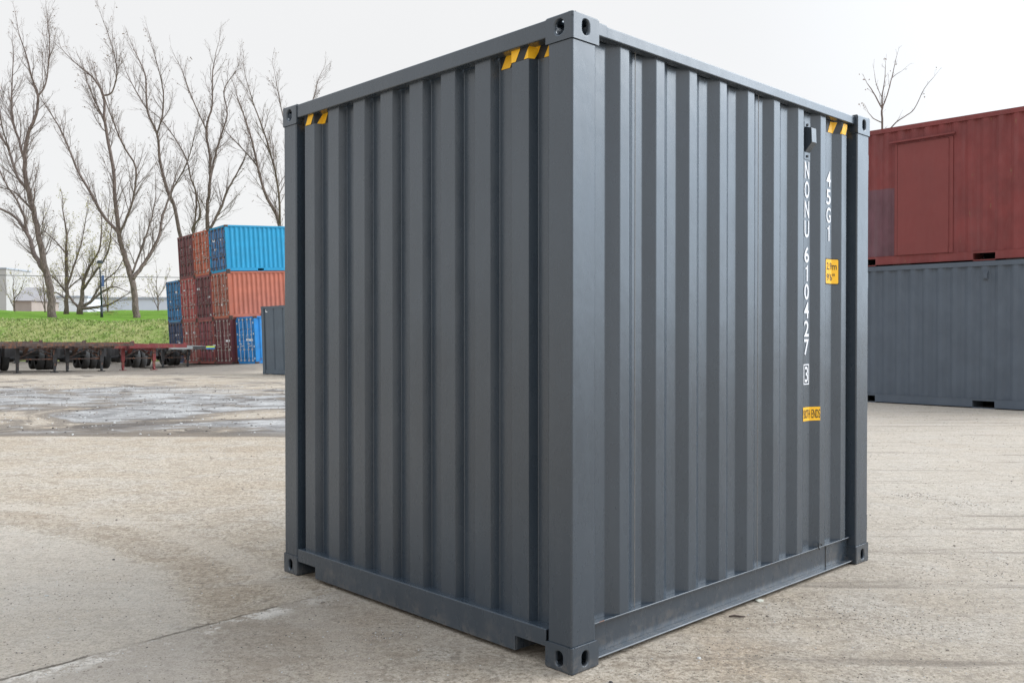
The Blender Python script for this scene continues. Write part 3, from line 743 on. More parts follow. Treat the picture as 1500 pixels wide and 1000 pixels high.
stk(1, 0, 'rusty red container in the bottom row, just left of the deep maroon one', redb, mar2, rodD, spec=((.3, 1.9, .3, .3), (.75, 1.5, .2, .3), (1.8, 1.6, .25, .25), (.3, .7, .15, .15)))
stk(2, 2, 'dark maroon container at the left end of the top row', mar, mar, rodD, spec=((1.85, 1.5, .18, .35), (1.55, 1.5, .18, .3), (.35, 1.7, .25, .3), (.6, 1.1, .4, .12), (.45, .85, .5, .35), (1.6, 2.0, .15, .2)))
stk(2, 1, 'brick red container in the middle row, right beside the weathered mid blue one', redp, redp, rodL, spec=((1.7, 1.85, .3, .3), (.4, 1.5, .25, .35), (.95, .9, .15, .3), (.35, .9, .2, .2), (.55, 2.0, .12, .3)))
stk(2, 0, 'faded red container in the bottom row beside the navy one', redb, redb, rodL, spec=((1.75, 1.8, .28, .25), (.4, 1.5, .3, .5), (.9, .95, .1, .3)))
stk(3, 1, 'weathered mid blue container at the far left, on top of the navy one', mblue, mblue, rodD, spec=((1.9, 1.5, .2, .35), (.5, 1.7, .4, .3), (1.8, 1.1, .14, .3), (.4, .6, .3, .2), (.6, 1.1, .5, .12)))
stk(3, 0, 'navy container at the far left of the stack, bottom row, partly behind the trailer', navy, navy, rodD, spec=((1.6, 1.5, .35, .2), (.7, 1.35, .5, .5), (.4, 1.0, .4, .35)))
stk(-1, 0, 'vivid blue container on the ground, its doors just right of the deep maroon one', vblue, vblue, plain('pale_rod', (.62, .62, .60), .5, 0, .2), shift=.28, spec=((.35, 1.95, .2, .35), (.75, 1.9, .18, .35), (.35, 1.1, .4, .45), (.85, 1.1, .3, .5), (2.1, 1.2, .1, .3)))
# small grey one close by
og = on_ground(385, 548); og.z = G(og.x, og.y)
sg, _ = container('small plain slate grey container standing alone, half hidden behind the big one', None, 6.058, 2.591, M['far_grey'], og, THR + R(2), side=(.30, .62, .50, .03), inset=.02, door='xL', rodmat=M['steel'], lean=Matrix.Translation(og) @ Matrix.Rotation(R(-1.6), 4, Vector((og.x, og.y, 0)).normalized()) @ Matrix.Translation(-og))
mb = MB(); mb.box(.30, .34, .016, .0195, 2.36, 2.46); mb.box(.34, .43, .016, .0195, 2.36, 2.395); mb.build('marking', grime, sg)

# ------------------------------------------------------------------ parked container trailers (skeletal chassis)
FT = Vector((.62, -.785, 0)).normalized(); ROT = math.atan2(FT.y, FT.x)
def chassis(label, pxc, py, beam, neck, legm, zofs=0, sticker=False):
    g0 = on_ground(pxc, py); root = empty('trailer_chassis', g0, ROT)
    tag(root, label, 'trailer', 'container trailers parked in a row')
    TOP = 1.20
    mb = MB()
    for y in (-.48, .48):
        mb.box(-4.9, .35, y - .075, y + .075, TOP - .05, TOP - .035); mb.box(-4.9, .35, y - .075, y + .075, TOP - .30, TOP - .285); mb.box(-4.9, .35, y - .008, y + .008, TOP - .285, TOP - .05)
    for x in (-4.6, -3.9, -3.2, -2.4, -1.6, -.8, 0): mb.box(x - .05, x + .05, -.47, .47, TOP - .22, TOP - .07)
    for x in (-2.9, -.9): mb.beam((x, -.48, TOP-.2), (x - .7, .48, TOP-.2), .06, .06)
    mb.build('main_beam', beam, root)
    nb = MB()
    for y in (-.42, .42):
        nb.box(.35, 2.75, y - .06, y + .06, TOP - .17, TOP + .03); nb.beam((.0, y, TOP - .36), (.55, y, TOP - .10), .13, .16)
    for x in (.6, 1.3, 2.0): nb.box(x - .05, x + .05, -.41, .41, TOP - .15, TOP - .02)
    nb.build('gooseneck', neck, root)
    for x, mm in ((2.85, neck), (-4.95, beam)):
        bb = MB(); bb.box(x - .10, x + .10, -1.20, 1.20, TOP - (.08 if mm is M['rustysteel'] else .14), TOP + .02)
        for y in (-1.13, 1.13): bb.box(x - .06, x + .06, y - .06, y + .06, TOP + .0201, TOP + .09)
        bb.build('bolster', mm, root)
    for x in (-4.2, -1.9, .2):                    # outriggers
        ob = MB(); ob.box(x - .05, x + .05, -1.18, -.57, TOP - .20, TOP - .06); ob.box(x - .05, x + .05, .57, 1.18, TOP - .20, TOP - .06); ob.build('outrigger', beam, root)
    for y in (-.68, .68):
        lb = MB(); lb.box(-.075, .075, y - .07, y + .07, .42, TOP - .05); lb.box(-.055, .055, y - .05, y + .05, .10, .42)
        lb.box(-.13, .13, y - .13, y + .13, .0, .03); lb.beam((-.1, y, .04), (0, y, .16), .05, .05); lb.beam((.1, y, .04), (0, y, .16), .05, .05)
        lb.build('landing_leg', legm, root)
    br = MB(); br.beam((0, -.61, .55), (0, .61, .55), .05, .05); br.beam((0, -.60, .62), (0, .1, 1.0), .04, .04); br.beam((0, .60, .62), (0, -.1, 1.0), .04, .04)
    br.beam((-.06, -.68, .55), (-1.4, -.50, .95), .05, .05); br.beam((-.06, .68, .55), (-1.4, .50, .95), .05, .05); br.build('leg_brace', M['rustysteel'] if beam is not M['greysteel'] else neck, root)
    su = MB()
    for x in (-4.2, -2.95): su.tube((x, -.9, .51), (x, .9, .51), .07, n=8)
    for y in (-.52, .52):
        su.beam((-4.75, y, .62), (-2.4, y, .62), .09, .05)
        for x in (-4.75, -3.57, -2.4): su.beam((x, y, .62), (x, y, TOP - .3), .10, .08)
    su.tube((-3.3, 0, .75), (-2.2, 0, .75), .14, n=10); su.build('suspension', M['darksteel'], root)
    for x in (-4.2, -2.95):
        for s_ in (-1, 1):
            for q in (.68, .99):
                y = s_ * q; wbm = MB(); n_ = 24
                rr = [(.30, -.13), (.47, -.135), (.505, -.10), (.51, 0), (.505, .10), (.47, .135), (.30, .13)]
                vs = [(x + r_ * math.cos(2*math.pi*k/n_), y + o_, .51 + r_ * math.sin(2*math.pi*k/n_)) for k in range(n_) for r_, o_ in rr]
                m_ = len(rr); wbm.add(vs, [(k*m_+i, k*m_+i+1, ((k+1) % n_)*m_+i+1, ((k+1) % n_)*m_+i) for k in range(n_) for i in range(m_-1)])
                wl = wbm.build('wheel', M['rubber'], root, smooth=True)
                hb = MB(); hb.tube((x, y - .02, .51), (x, y + .02, .51), .30, n=20); hb.tube((x, y - .11, .51), (x, y + .11, .51), .12, n=12); hb.build('rim', M['greysteel'] if beam is not M['rustysteel'] else M['darksteel'], wl)
    for y in (-.84, .84):
        fb_ = MB(); fb_.box(-4.98, -4.965, y - .32, y + .32, .28, TOP - .16); fb_.build('mudflap', M['rubber'], root)
    for x, y in ((-1.3, -.78), (-.75, .80)):
        kb = MB(); kb.box(x - .35, x + .35, y - .18, y + .18, .62, 1.0); kb.beam((x - .2, y, 1.0), (x - .2, y * .6, TOP - .1), .04, .04); kb.beam((x + .2, y, 1.0), (x + .2, y * .6, TOP - .1), .04, .04); kb.build('tool_box', M['darksteel'], root)
    tk = MB(); tk.tube((-2.0, -.42, .82), (-2.0, .42, .82), .15, n=12); tk.tube((-1.55, -.40, .80), (-1.55, .40, .80), .12, n=12); tk.build('air_tank', M['darksteel'], root)
    ho_ = MB(); hp = [Vector((2.6 - .3 * i, .15 * math.sin(i * 1.3), TOP - .22 - .16 * abs(math.sin(i * .9)))) for i in range(14)]; ho_.path(hp, [.018] * 14, 5); ho_.build('air_hose', M['rubber'], root, smooth=True)
    for y in (-1.05, 1.05):
        lt = MB(); lt.box(-5.075, -5.06, y - .14, y + .14, TOP - .13, TOP - .04); lt.build('tail_light', M['redsteel'], root)
    tb = MB(); tb.box(-5.12, -5.06, -1.15, 1.15, .52, .64); tb.beam((-5.09, -.5, .6), (-5.0, -.5, 1.05), .08, .08); tb.beam((-5.09, .5, .6), (-5.0, .5, 1.05), .08, .08); tb.build('bumper', M['rustysteel'], root)
    if sticker:
        sb = MB(); sb.box(2.9505, 2.956, -.05, 1.20, TOP - .155, TOP + .01); sb.build('dark_panel', M['darksteel'], root)
        for k, (mt, z0, z1) in enumerate((('yg', TOP - .065, TOP + .008), ('bl', TOP - .150, TOP - .070))):
            sb = MB(); sb.box(2.9565, 2.960, .66, 1.12, z0 , z1); sb.build('reflective_strip', {'yg': plain('lime_reflector', (.55, .68, .06)), 'bl': plain('blue_reflector', (.03, .16, .42))}[mt], root)
    return root
chassis('rusty brown trailer chassis cut off by the left edge of the photo', -30, 546, M['rustysteel'], M['rustysteel'], M['darksteel'])
chassis('rusty brown trailer chassis with dark landing legs and a cross brace, nearest the left edge', 53, 546, M['rustysteel'], M['rustysteel'], M['darksteel'])
chassis('dark rusty trailer chassis between the braced brown one and the bright red one', 124, 544, M['rustysteel'], M['rustysteel'], M['darksteel'])
chassis('trailer chassis with bright red gooseneck and red landing legs', 203, 542, M['redsteel'], M['redsteel'], M['redsteel'])
chassis('trailer chassis whose grey front beam, with lime and blue strip, crosses the stack', 257, 538, M['darksteel'], M['greysteel'], M['darksteel'], sticker=True)

for px_, lb_ in ((4, 'dark trailer chassis in the second row, behind the braced brown one'), (96, 'dark trailer chassis in the second row, behind the two rusty brown ones'), (176, 'dark trailer chassis in the second row, behind the red gooseneck one')):
    chassis(lb_, px_, 532.5, M['rustysteel'], M['redsteel'] if px_ == 96 else M['rustysteel'], M['darksteel'])
# ------------------------------------------------------------------ trees
def bark(name, c0, c1):
    m, n, l, p = newmat(name); tc = n.new('ShaderNodeTexCoord').outputs['Object']
    a = nnoise(n, l, nmap(n, l, tc, (6, 6, 1.2)), 2.2, 8, .7)
    l.new(nmix(n, l, nrange(n, l, a, .35, .65), c0, c1), p.inputs['Base Color']); p.inputs['Roughness'].default_value = .9
    nbump(n, l, a, .8, .05, p); return m
BK = bark('poplar_bark', (.085, .063, .053), (.26, .195, .165)); BT = plain('twig_bark', (.175, .13, .11), .9, 0, .3)
BUD = plain('spring_bud', (.40, .34, .10), .8, 0, .3, 3)
BUDR = plain('catkin', (.22, .15, .11), .8, 0, .3, 3)
def rnd_perp(d):
    v = Vector((random.gauss(0,1), random.gauss(0,1), random.gauss(0,1))); v -= d * v.dot(d); return v.normalized()
def branch(mb, p, d, length, r, lvl, buds, spread=.55, up=.10, bd=.5, density=1.):
    n = max(2, int(length / (.55 if lvl > 1 else .28))) if lvl > 0 else 1
    pts = [p]; rs = [r]; dd = d.copy(); st = length / n
    for i in range(n):
        dd = (dd + rnd_perp(dd) * .17 + Vector((0, 0, up))).normalized()
        p = p + dd * st; pts.append(p); rs.append(r * (1 - .72 * (i + 1) / n))
        if lvl > 0:
            k = {3: 1.5, 2: 1.5, 1: 1.25}[lvl] * density
            k = int(k) + (random.random() < k - int(k))
            for _ in range(k):
                a = (dd + rnd_perp(dd) * random.uniform(spread * .7, spread * 1.35)).normalized()
                f = 1 - .5 * (i / n)
                branch(mb, p - dd * st * random.random(), a, length * random.uniform(.30, .60) * f, max(.005, rs[-1] * .5), lvl - 1, buds, spread, up, bd, density)
    mb.path(pts, [max(.0045, q) for q in rs], 4 if lvl > 1 else 3)
    if lvl == 0 and random.random() < bd:
        q = pts[-1]
        for _ in range(2):
            s_ = random.uniform(.03, .075); a = rnd_perp(Vector((0,0,1))) * s_; b = Vector((random.uniform(-.5,.5), random.uniform(-.5,.5), 1)).normalized() * s_ * 1.5
            o = Vector((random.gauss(0,.08), random.gauss(0,.08), random.gauss(0,.08)))
            buds.add([q+o-a, q+o-b*.5, q+o+a, q+o+b*.5], [(0,1,2,3)])
def tree(label, Y, limbs, seed, name='bare_tree', group='bare trees beyond the yard', budmat=None, bd=.10, child=(1.6, 4.2), spread=.5, up=.10, spacing=.52, density=1.2, base=None, start=.22, lvl=2):
    random.seed(seed)
    bp = limbs[0][0]; o0 = at(bp[0], bp[1], Y); root = empty(name, o0); tag(root, label, 'tree', group)
    tr = MB(); cr_ = MB(); bu = MB(); off = {}
    for li, limb in enumerate(limbs):
        pts = []; rs = []
        key = (limb[0][0], limb[0][1]); dy = 0
        if li and key in off: dy = off[key]
        drift = 0 if li == 0 else random.uniform(-.028, .028)
        px_prev = None
        for (px, py, rp) in limb:
            if px_prev: dy += drift * math.hypot(px - px_prev[0], py - px_prev[1])
            px_prev = (px, py); off[(px, py)] = dy
            q = at(px, py, Y + dy) - o0; pts.append(q); rs.append(rp * .86 * Y / F)
        # resample with a little crookedness
        P2 = []; R2 = []
        for i in range(len(pts) - 1):
            k = 4
            p_1 = pts[max(i-1, 0)]; p0 = pts[i]; p1 = pts[i+1]; p2 = pts[min(i+2, len(pts)-1)]
            for j in range(k):
                t = j / k
                c_ = .5 * ((2*p0) + (p1 - p_1) * t + (2*p_1 - 5*p0 + 4*p1 - p2) * t*t + (-p_1 + 3*p0 - 3*p1 + p2) * t**3)
                P2.append(c_ + rnd_perp(Vector((0,0,1))) * (.25 * rs[i] if not (i == 0 and j == 0) else 0)); R2.append(rs[i] + (rs[i+1] - rs[i]) * t)
        P2.append(pts[-1]); R2.append(rs[-1])
        if li == 0: R2[0] *= 1.25; P2[0] = P2[0] - Vector((0, 0, .3))
        tr.path(P2, R2, 9 if rs[0] > .15 else 6)
        tot = sum((P2[i+1] - P2[i]).length for i in range(len(P2) - 1)); acc = 0; nxt = tot * (start if li == 0 else .10)
        if li == 0 and start >= 1: nxt = 1e9
        for i in range(len(P2) - 1):
            seg = P2[i+1] - P2[i]; L_ = seg.length
            while acc + L_ >= nxt:
                t = (nxt - acc) / L_; q = P2[i] + seg * t; d = seg.normalized(); f = nxt / tot
                a = (d + rnd_perp(d) * random.uniform(spread, spread * 1.7) + Vector((0, 0, .15))).normalized()
                ln = random.uniform(*child) * (1 - .45 * f)
                branch(cr_, q, a, ln, min(R2[i] * .45, .012 + ln * .009), lvl, bu, spread, up, bd, density)
                nxt += spacing * random.uniform(.5, 1.4)
            acc += L_
        d = (P2[-1] - P2[-2]).normalized(); branch(cr_, P2[-1], d, child[1] * .6, R2[-1], lvl, bu, spread, up, bd, density)
    tr.build('trunk', BK, root, smooth=True, fixn=False)
    off_ = len(cr_.v); cr_.add(bu.v, bu.f, 1)
    cr_.build('crown', [BT, budmat or BUDR], root, fixn=False)
    return root
YT = 77
tree('tall bare tree at the left edge, its leaning trunk left of the lamp post', YT, [
  [(78,467,7.2),(74,430,6.0),(67,398,5.4),(57,350,4.6),(50,312,4.2),(42,280,3.8),(36,238,3.4),(42,196,2.8),(53,168,2.4),(56,140,2.0),(48,118,1.6),(39,84,1.1),(28,50,.7)],
  [(67,398,4.6),(52,375,4.0),(40,342,3.0),(22,318,2.3),(5,308,1.9),(-22,296,1.2)],
  [(40,342,2.6),(36,320,2.4),(24,292,1.9),(8,268,1.4),(-10,230,1.0)],
  [(42,280,2.8),(25,258,2.3),(14,222,1.9),(0,196,1.5),(-16,160,1.0)],
  [(36,238,2.4),(28,205,2.1),(20,180,1.8),(17,140,1.3),(20,84,.7)],
  [(56,140,1.7),(67,123,1.3),(73,70,.9),(70,40,.5)],
  [(50,312,2.0),(40,300,1.8),(22,282,1.3),(6,276,.9)],
  [(14,222,1.4),(2,180,1.1),(-6,120,.7)],
 ], 1, child=(1.8, 4.6))
tree('tall bare tree right of the lamp post with a forked leaning trunk', YT, [
  [(200,466,6.0),(199,440,5.2),(194,410,5.0),(182,372,4.2),(175,342,3.8),(168,280,3.1),(165,238,2.8),(154,182,2.4),(151,140,2.0),(134,112,1.3),(110,92,.8),(92,74,.5)],
  [(194,410,3.9),(208,390,3.2),(222,370,2.8),(233,345,2.4),(238,316,2.0),(247,292,1.5),(256,262,.9)],
  [(175,342,3.0),(151,316,2.6),(137,291,2.4),(132,280,2.3),(112,246,1.9),(92,196,1.3),(64,151,.7)],
  [(175,342,2.4),(186,318,2.1),(196,285,1.8),(199,246,1.6),(179,210,1.4),(162,168,1.0),(148,128,.6)],
  [(151,140,1.6),(165,134,1.4),(171,98,1.0),(157,45,.5)],
  [(194,400,2.0),(208,362,1.6),(222,320,1.2),(228,290,.8)],
  [(154,182,1.5),(140,150,1.2),(128,122,.8)],
 ], 2, child=(1.6, 4.4))
tree('bare tree rising behind the left end of the container stack', 84, [
  [(284,470,4.2),(275,400,3.8),(266,352,3.3),(255,302,2.8),(246,280,2.6),(235,238,2.3),(230,196,2.0),(216,162,1.7),(213,112,1.2),(200,80,.7)],
  [(230,196,1.5),(238,168,1.3),(238,126,1.0),(224,72,.5)],
  [(216,162,1.2),(200,135,1.0),(185,106,.6)],
  [(255,302,1.4),(250,285,1.3),(274,238,1.1),(286,192,.6)],
  [(275,400,2.0),(288,300,1.6),(280,262,1.4),(269,224,1.2),(240,180,.8),(218,160,.5)],
 ], 3, child=(1.6, 4.0), start=.4)
tree('bare tree with twin stems behind the middle of the container stack', 84, [
  [(306,470,5.0),(305,400,4.4),(305,340,3.6),(304,308,2.9),(306,280,2.5),(308,238,2.1),(302,190,1.8),(311,154,1.4),(311,112,1.0),(316,78,.5)],
  [(305,340,2.6),(322,308,2.2),(333,280,1.9),(345,258,1.4),(358,232,.8)],
  [(306,280,2.0),(313,238,1.8),(322,204,1.6),(333,168,1.3),(328,134,1.1),(344,106,.5)],
  [(302,190,1.4),(280,140,1.0),(268,106,.6)],
  [(305,400,2.0),(283,342,1.7),(284,330,1.6),(294,314,1.5),(288,284,1.0)],
 ], 4, child=(1.6, 4.2), start=.4)
tree('bare tree behind the bright blue container, branches reaching over the big slate one', 84, [
  [(432,470,4.6),(425,400,4.0),(410,330,3.2),(398,302,2.8),(385,275,2.2),(375,232,1.8),(364,190,1.4),(347,140,.7)],
  [(410,330,2.2),(407,270,1.9),(392,210,1.5),(372,154,1.0),(361,118,.5)],
  [(385,275,1.5),(378,246,1.3),(352,215,1.0),(330,192,.6)],
  [(425,400,2.4),(436,300,1.8),(440,220,1.4),(455,160,1.0),(466,118,.5)],
  [(436,300,1.6),(425,220,1.2),(410,150,.8),(403,110,.4)],
 ], 5, child=(1.6, 4.2), start=.35)
tree('low budding tree with a dark trunk between the lamp post and the leaning left tree', 86, [
  [(97,456,3.8),(98,420,3.0),(97,372,2.3),(98,344,1.7),(92,308,.9)],
  [(97,372,1.6),(81,353,1.2),(62,336,.7)], [(98,420,2.0),(110,385,1.5),(120,352,1.0),(126,318,.6)],
  [(98,430,1.5),(84,412,1.2),(68,398,.8)], [(98,440,1.4),(86,430,1.1),(74,428,.7)], [(98,425,1.4),(112,412,1.1),(124,406,.7)]],
  6, name='budding_tree', budmat=BUD, bd=.75, child=(1.2, 3.4), start=.2)
tree('sprawling low budding tree with leaning stems, just behind the lamp post', 86, [
  [(117,456,4.6),(121,425,3.2),(126,400,2.4),(138,380,1.8),(147,360,1.4),(149,322,.7)],
  [(121,425,2.2),(140,398,1.8),(158,370,1.4),(163,336,.7)],
  [(117,450,3.2),(132,443,2.6),(146,430,1.8),(165,420,1.2),(180,424,.7)],
  [(117,452,3.0),(140,450,2.4),(160,446,1.6),(178,436,.8)],
  [(132,443,1.8),(150,415,1.4),(172,395,1.0),(184,372,.5)],
  [(117,452,2.4),(106,440,1.7),(98,428,1.0)]],
  7, name='budding_tree', budmat=BUD, bd=.75, child=(1.2, 3.6), up=.04, start=.2)
for i, (x0, y0, hh, sd_, lb) in enumerate((
   (232, 456, 52, 21, 'slender bare sapling in front of the pale warehouse, beside the blue containers'),
   (66, 456, 60, 22, 'thin bare sapling just left of the leaning tree trunk'),
   (22, 456, 46, 23, 'small reddish bare sapling in front of the brown brick house'),
   (158, 456, 70, 24, 'thin upright sapling between the lamp post and the forked tree'))):
    tree(lb, 92, [[(x0,y0,1.3),(x0-1,y0-hh*.4,1.0),(x0-3,y0-hh*.75,.7),(x0-2,y0-hh,.4)], [(x0-1,y0-hh*.4,.8),(x0+8,y0-hh*.65,.6),(x0+12,y0-hh*.9,.3)], [(x0,y0-2,.8),(x0-7,y0-hh*.35,.6),(x0-12,y0-hh*.6,.3)]],
     sd_, name='sapling', budmat=BUD, bd=.4, child=(1.0, 2.6), start=.2, spacing=.6)
tree('thin bare tree poking up above the dark red container at the right', 46, [
  [(1290,480,2.6),(1292,300,2.2),(1292,187,1.7),(1292,159,1.5),(1292,143,1.1),(1296,117,.6),(1297,95,.35)],
  [(1292,159,1.1),(1279,135,.9),(1270,122,.45)], [(1292,159,1.1),(1300,138,.9),(1306,115,.7),(1313,84,.35)],
  [(1306,115,.6),(1313,109,.45),(1320,105,.3)],
  [(1292,300,1.5),(1300,205,1.2),(1309,183,1.0),(1325,171,.8),(1339,160,.7),(1354,130,.5),(1368,113,.3)],
  [(1292,180,.9),(1280,174,.7),(1272,165,.4)], [(1292,143,.7),(1284,125,.5),(1281,108,.3)]],
  8, group=None, child=(.3, .9), spacing=.75, density=.8, start=.62, bd=.25, lvl=1, spread=.6)

# ------------------------------------------------------------------ tufts on the rough slope
random.seed(5); gb = MB()
for _ in range(9000):
    x = random.uniform(-58, -14); y = random.uniform(64, 70); z = bz(x, y)
    for k in range(3):
        a = random.uniform(0, 6.28); w_ = random.uniform(.02, .05); hh = random.uniform(.06, .22); q = Vector((x + random.gauss(0,.1), y + random.gauss(0,.1), z - .03)); l_ = Vector((random.gauss(0,.08), random.gauss(0,.08), hh)); s_ = Vector((math.cos(a), math.sin(a), 0)) * w_
        gb.add([q - s_, q + s_, q + l_], [(0, 1, 2)], random.choice((0, 0, 1, 2)))
go = gb.build('grass_tufts', [plain('green_blade', (.20, .30, .06), .9), plain('dry_blade', (.44, .43, .20), .9), plain('dark_blade', (.17, .22, .07), .9)], fixn=False)
tag(go, 'rough straw flecked grass growing on the bank slope', 'grass', kind='stuff')
hb = MB()
for _ in range(5200):                                 # scrub and litter along the bank foot
    x = random.uniform(-58, -16); y = 63.6 + abs(random.gauss(0, .8)); z = max(bz(x, y), -.45)
    a = random.uniform(0, 6.28); hh = random.uniform(.1, .5); q = Vector((x, y, z)); s_ = Vector((math.cos(a), math.sin(a), 0)) * .03
    hb.add([q - s_, q + s_, q + Vector((random.gauss(0,.15), random.gauss(0,.15), hh))], [(0,1,2)], random.choice((0,1)))
ho = hb.build('dry_weeds', [plain('weed_brown', (.22, .17, .10), .9), plain('weed_green', (.15, .19, .06), .9)], fixn=False); tag(ho, 'dry weeds growing along the foot of the bank', 'weeds', kind='stuff')

# ------------------------------------------------------------------ lamp post with banner
lp = at(149, 464, YT); root = empty('street_lamp', lp); tag(root, 'dark lamp post with a blue banner standing on the grass bank between two trees', 'street lamp')
DK = plain('dark_post_paint', (.03, .04, .045), .5)
HL = 79 * YT / F; k = MB(); k.tube((0,0,-.2), (0,0,.9), .12, .10, 12); k.tube((0,0,.9), (-.14,0,HL - .35), .075, .055, 12); k.build('post', DK, root, smooth=True)
k = MB(); k.tube((-.14,0,HL-.35), (-.14,0,HL-.05), .12, .2, 12); k.build('lantern', plain('lantern_glass', (.5, .42, .33), .3), root)
k = MB(); k.tube((-.14,0,HL-.05), (-.14,0,HL+.2), .27, .19, 12); k.build('lamp_cap', DK, root)
k = MB(); k.box(.0, .22, -.012, .012, HL - 2.0, HL - 1.05); k.build('banner', plain('banner_blue', (.10, .16, .34), .7, 0, .4, 3), root)
k = MB(); k.tube((-.14,0,HL-.93), (.32,0,HL-.93), .018, n=6); k.tube((-.12,0,HL-2.12), (.32,0,HL-2.12), .018, n=6); k.build('banner_arm', DK, root)

# ------------------------------------------------------------------ distant buildings
def bldg(name, label, px0, px1, ytop, Y, depth, mat, roofm, gable=0., wins=None, cat='building'):
    a = at(px0, ytop, Y); b = at(px1, ytop, Y); H_ = a.z; W_ = b.x - a.x
    r_ = empty(name, (a.x, Y, 0)); tag(r_, label, cat)
    k = MB(); k.box(0, W_, 0, depth, 0, H_ - gable); k.build('wall', mat, r_)
    k = MB()
    if gable: k.add([(-.4,-.4,H_-gable),(W_+.4,-.4,H_-gable),(W_+.4,depth+.4,H_-gable),(-.4,depth+.4,H_-gable),(-.4,depth/2,H_),(W_+.4,depth/2,H_)], [(0,1,5,4),(2,3,4,5),(0,4,3),(1,2,5),(0,3,2,1)])
    else: k.box(-.3, W_+.3, -.3, depth+.3, H_, H_+.5)
    k.build('roof', roofm, r_)
    if wins:
        nx, nz, ww, wh = wins
        for i in range(nx):
            for j in range(nz):
                x = W_ * (i + .5) / nx; z = 2.5 + (H_ - gable - 3) * (j + .5) / nz
                k = MB(); k.box(x - ww/2, x + ww/2, -.06, .02, z - wh/2, z + wh/2); k.build('window', plain('far_glass', (.20, .24, .28), .3) if 'fg' not in M else M['fg'], r_)
    return r_
M['fg'] = plain('far_window_glass', (.22, .26, .30), .25)
pale = plain('pale_cladding', (.66, .70, .74), .7, 0, .06, .05); pale2 = plain('pale_roof', (.40, .43, .46), .7, 0, .05, .05)
bldg('warehouse', 'long low pale warehouse far behind the forked tree', 150, 420, 438, 230, 40, pale, pale2, 0, (10, 1, 5, 1.2))
bldg('warehouse', 'white low shed far behind the budding trees', 48, 128, 436, 240, 30, plain('white_cladding', (.86, .87, .86), .7, 0, .04, .05), pale2, 0, (4, 1, 4, 1.2))
bldg('brick_house', 'brown house with a grey roof left of the leaning tree', 19, 46, 419, 200, 12, plain('brown_brick', (.40, .33, .28), .9, 0, .15, .5), plain('grey_shingle', (.36, .33, .32), .9), 3.2, (2, 1, 1.4, 1.4))
bldg('apartment_tower', 'grey concrete tower block at the left edge of the horizon', -22, 9, 394, 320, 16, plain('pale_concrete', (.50, .48, .44), .9, 0, .08, .3), pale2, 0, None)
# overhead cable
k = MB(); pts = []
for i in range(81):
    x = -110 + i * 3.2; pts.append((x, 100, 7.75 + .9 * ((i % 40 - 20) / 20.) ** 2 - .012 * (min(x, 18) + 60)))
k.path(pts, [.035] * len(pts), 5); cb = k.build('overhead_cable', DK, None); tag(cb, 'thin dark overhead cable crossing behind the trees', 'cable')

# ------------------------------------------------------------------ stones and grit on the yard
random.seed(9); sb = MB()
ico = [(0,0,1),(.89,0,.45),(.28,.85,.45),(-.72,.53,.45),(-.72,-.53,.45),(.28,-.85,.45),(.72,.53,-.3),(-.28,.85,-.3),(-.89,0,-.3),(-.28,-.85,-.3),(.72,-.53,-.3),(0,0,-.7)]
icf = [(0,1,2),(0,2,3),(0,3,4),(0,4,5),(0,5,1),(1,6,2),(2,7,3),(3,8,4),(4,9,5),(5,10,1),(6,7,2),(7,8,3),(8,9,4),(9,10,5),(10,6,1),(11,7,6),(11,8,7),(11,9,8),(11,10,9),(11,6,10)]
def stone(x, y, s_, mi, flat=.6):
    a = random.uniform(0, 6.28); c_, sn = math.cos(a), math.sin(a); ex = random.uniform(.7, 1.5)
    vs = []
    for v in ico:
        j = random.uniform(.7, 1.2); px_, py_, pz = v[0]*s_*ex*j, v[1]*s_*j, v[2]*s_*flat*j
        vs.append((x + px_*c_ - py_*sn, y + px_*sn + py_*c_, G(x, y) + s_*flat*.25 + pz))
    sb.add(vs, icf, mi)
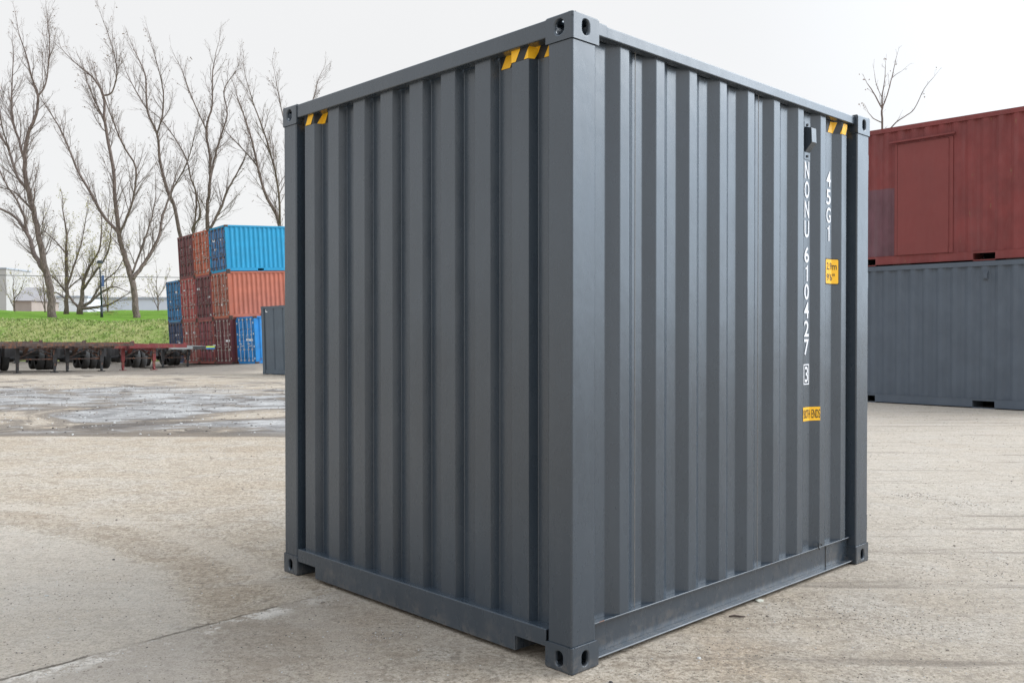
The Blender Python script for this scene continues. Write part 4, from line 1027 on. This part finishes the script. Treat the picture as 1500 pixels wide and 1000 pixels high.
def inmain(x, y):
    q = Vector((x, y, 0)) - ORI; return -.05 < q.dot(A) < LM + .05 and -.05 < q.dot(B) < WM + .05
clus = [(at_, s_) for at_, s_ in (((1355, 930), .25), ((1300, 905), .25), ((1340, 725), .12), ((1405, 738), .12), ((1240, 905), .2), ((1160, 890), .25), ((1450, 870), .4), ((1380, 865), .3), ((1470, 828), .25), ((560, 930), .1), ((1080, 900), .15), ((330, 660), .2), ((60, 870), .3), ((1010, 950), .3))]
cl = [(on_ground(*a), s_) for a, s_ in clus]
for _ in range(21000):
    if random.random() < .90:
        Y_ = 3.3 + 18 * random.random() ** 1.6; X_ = random.uniform(-.6, .6) * Y_ * 1.05
    else:
        c_, s_ = random.choice(cl); X_, Y_ = c_.x + random.gauss(0, s_), c_.y + random.gauss(0, s_ * .8)
    if inmain(X_, Y_): continue
    sz = random.choice((.0010, .0012, .0015, .0018, .0022, .0030)) * (1 + Y_ * .10)
    if random.random() < .003: sz = .010
    stone(X_, Y_, sz, random.choice((0, 1, 1, 1, 2)))
for _ in range(1500):                                # coarser rubble in the broken far patch
    Y_ = random.uniform(13.2, 26); X_ = random.uniform(-14, -2)
    stone(X_, Y_, random.uniform(.006, .022), random.choice((0, 1, 2, 2)))
gr = sb.build('gravel', [plain('dark_grit', (.07, .06, .055), .9), plain('brown_grit', (.24, .20, .16), .9), plain('pale_grit', (.55, .53, .50), .9)], fixn=False)
tag(gr, 'fine grit and small stones strewn over the yard surface', 'gravel', kind='stuff')
sb = MB(); q = on_ground(1112, 880); stone(0, 0, .03, 0, .35); cc = sb.build('stone', plain('pale_chip', (.50, .48, .40), .9)); cc.location = (q.x, q.y, .0); tag(cc, 'flat pale stone chip beside the side rail of the big slate container', 'stone')
k = MB(); q = on_ground(1079, 904); k.path([(-.04, 0, .006), (-.01, .004, .009), (.02, -.002, .008), (.045, .003, .006)], [.004, .006, .005, .003], 6); st = k.build('wood_splinter', plain('dark_splinter', (.08, .055, .045), .9)); st.location = (q.x, q.y, 0); st.rotation_euler.z = -.1
tag(st, 'dark wooden splinter lying in front of the big container, left of the pale chip', 'splinter')
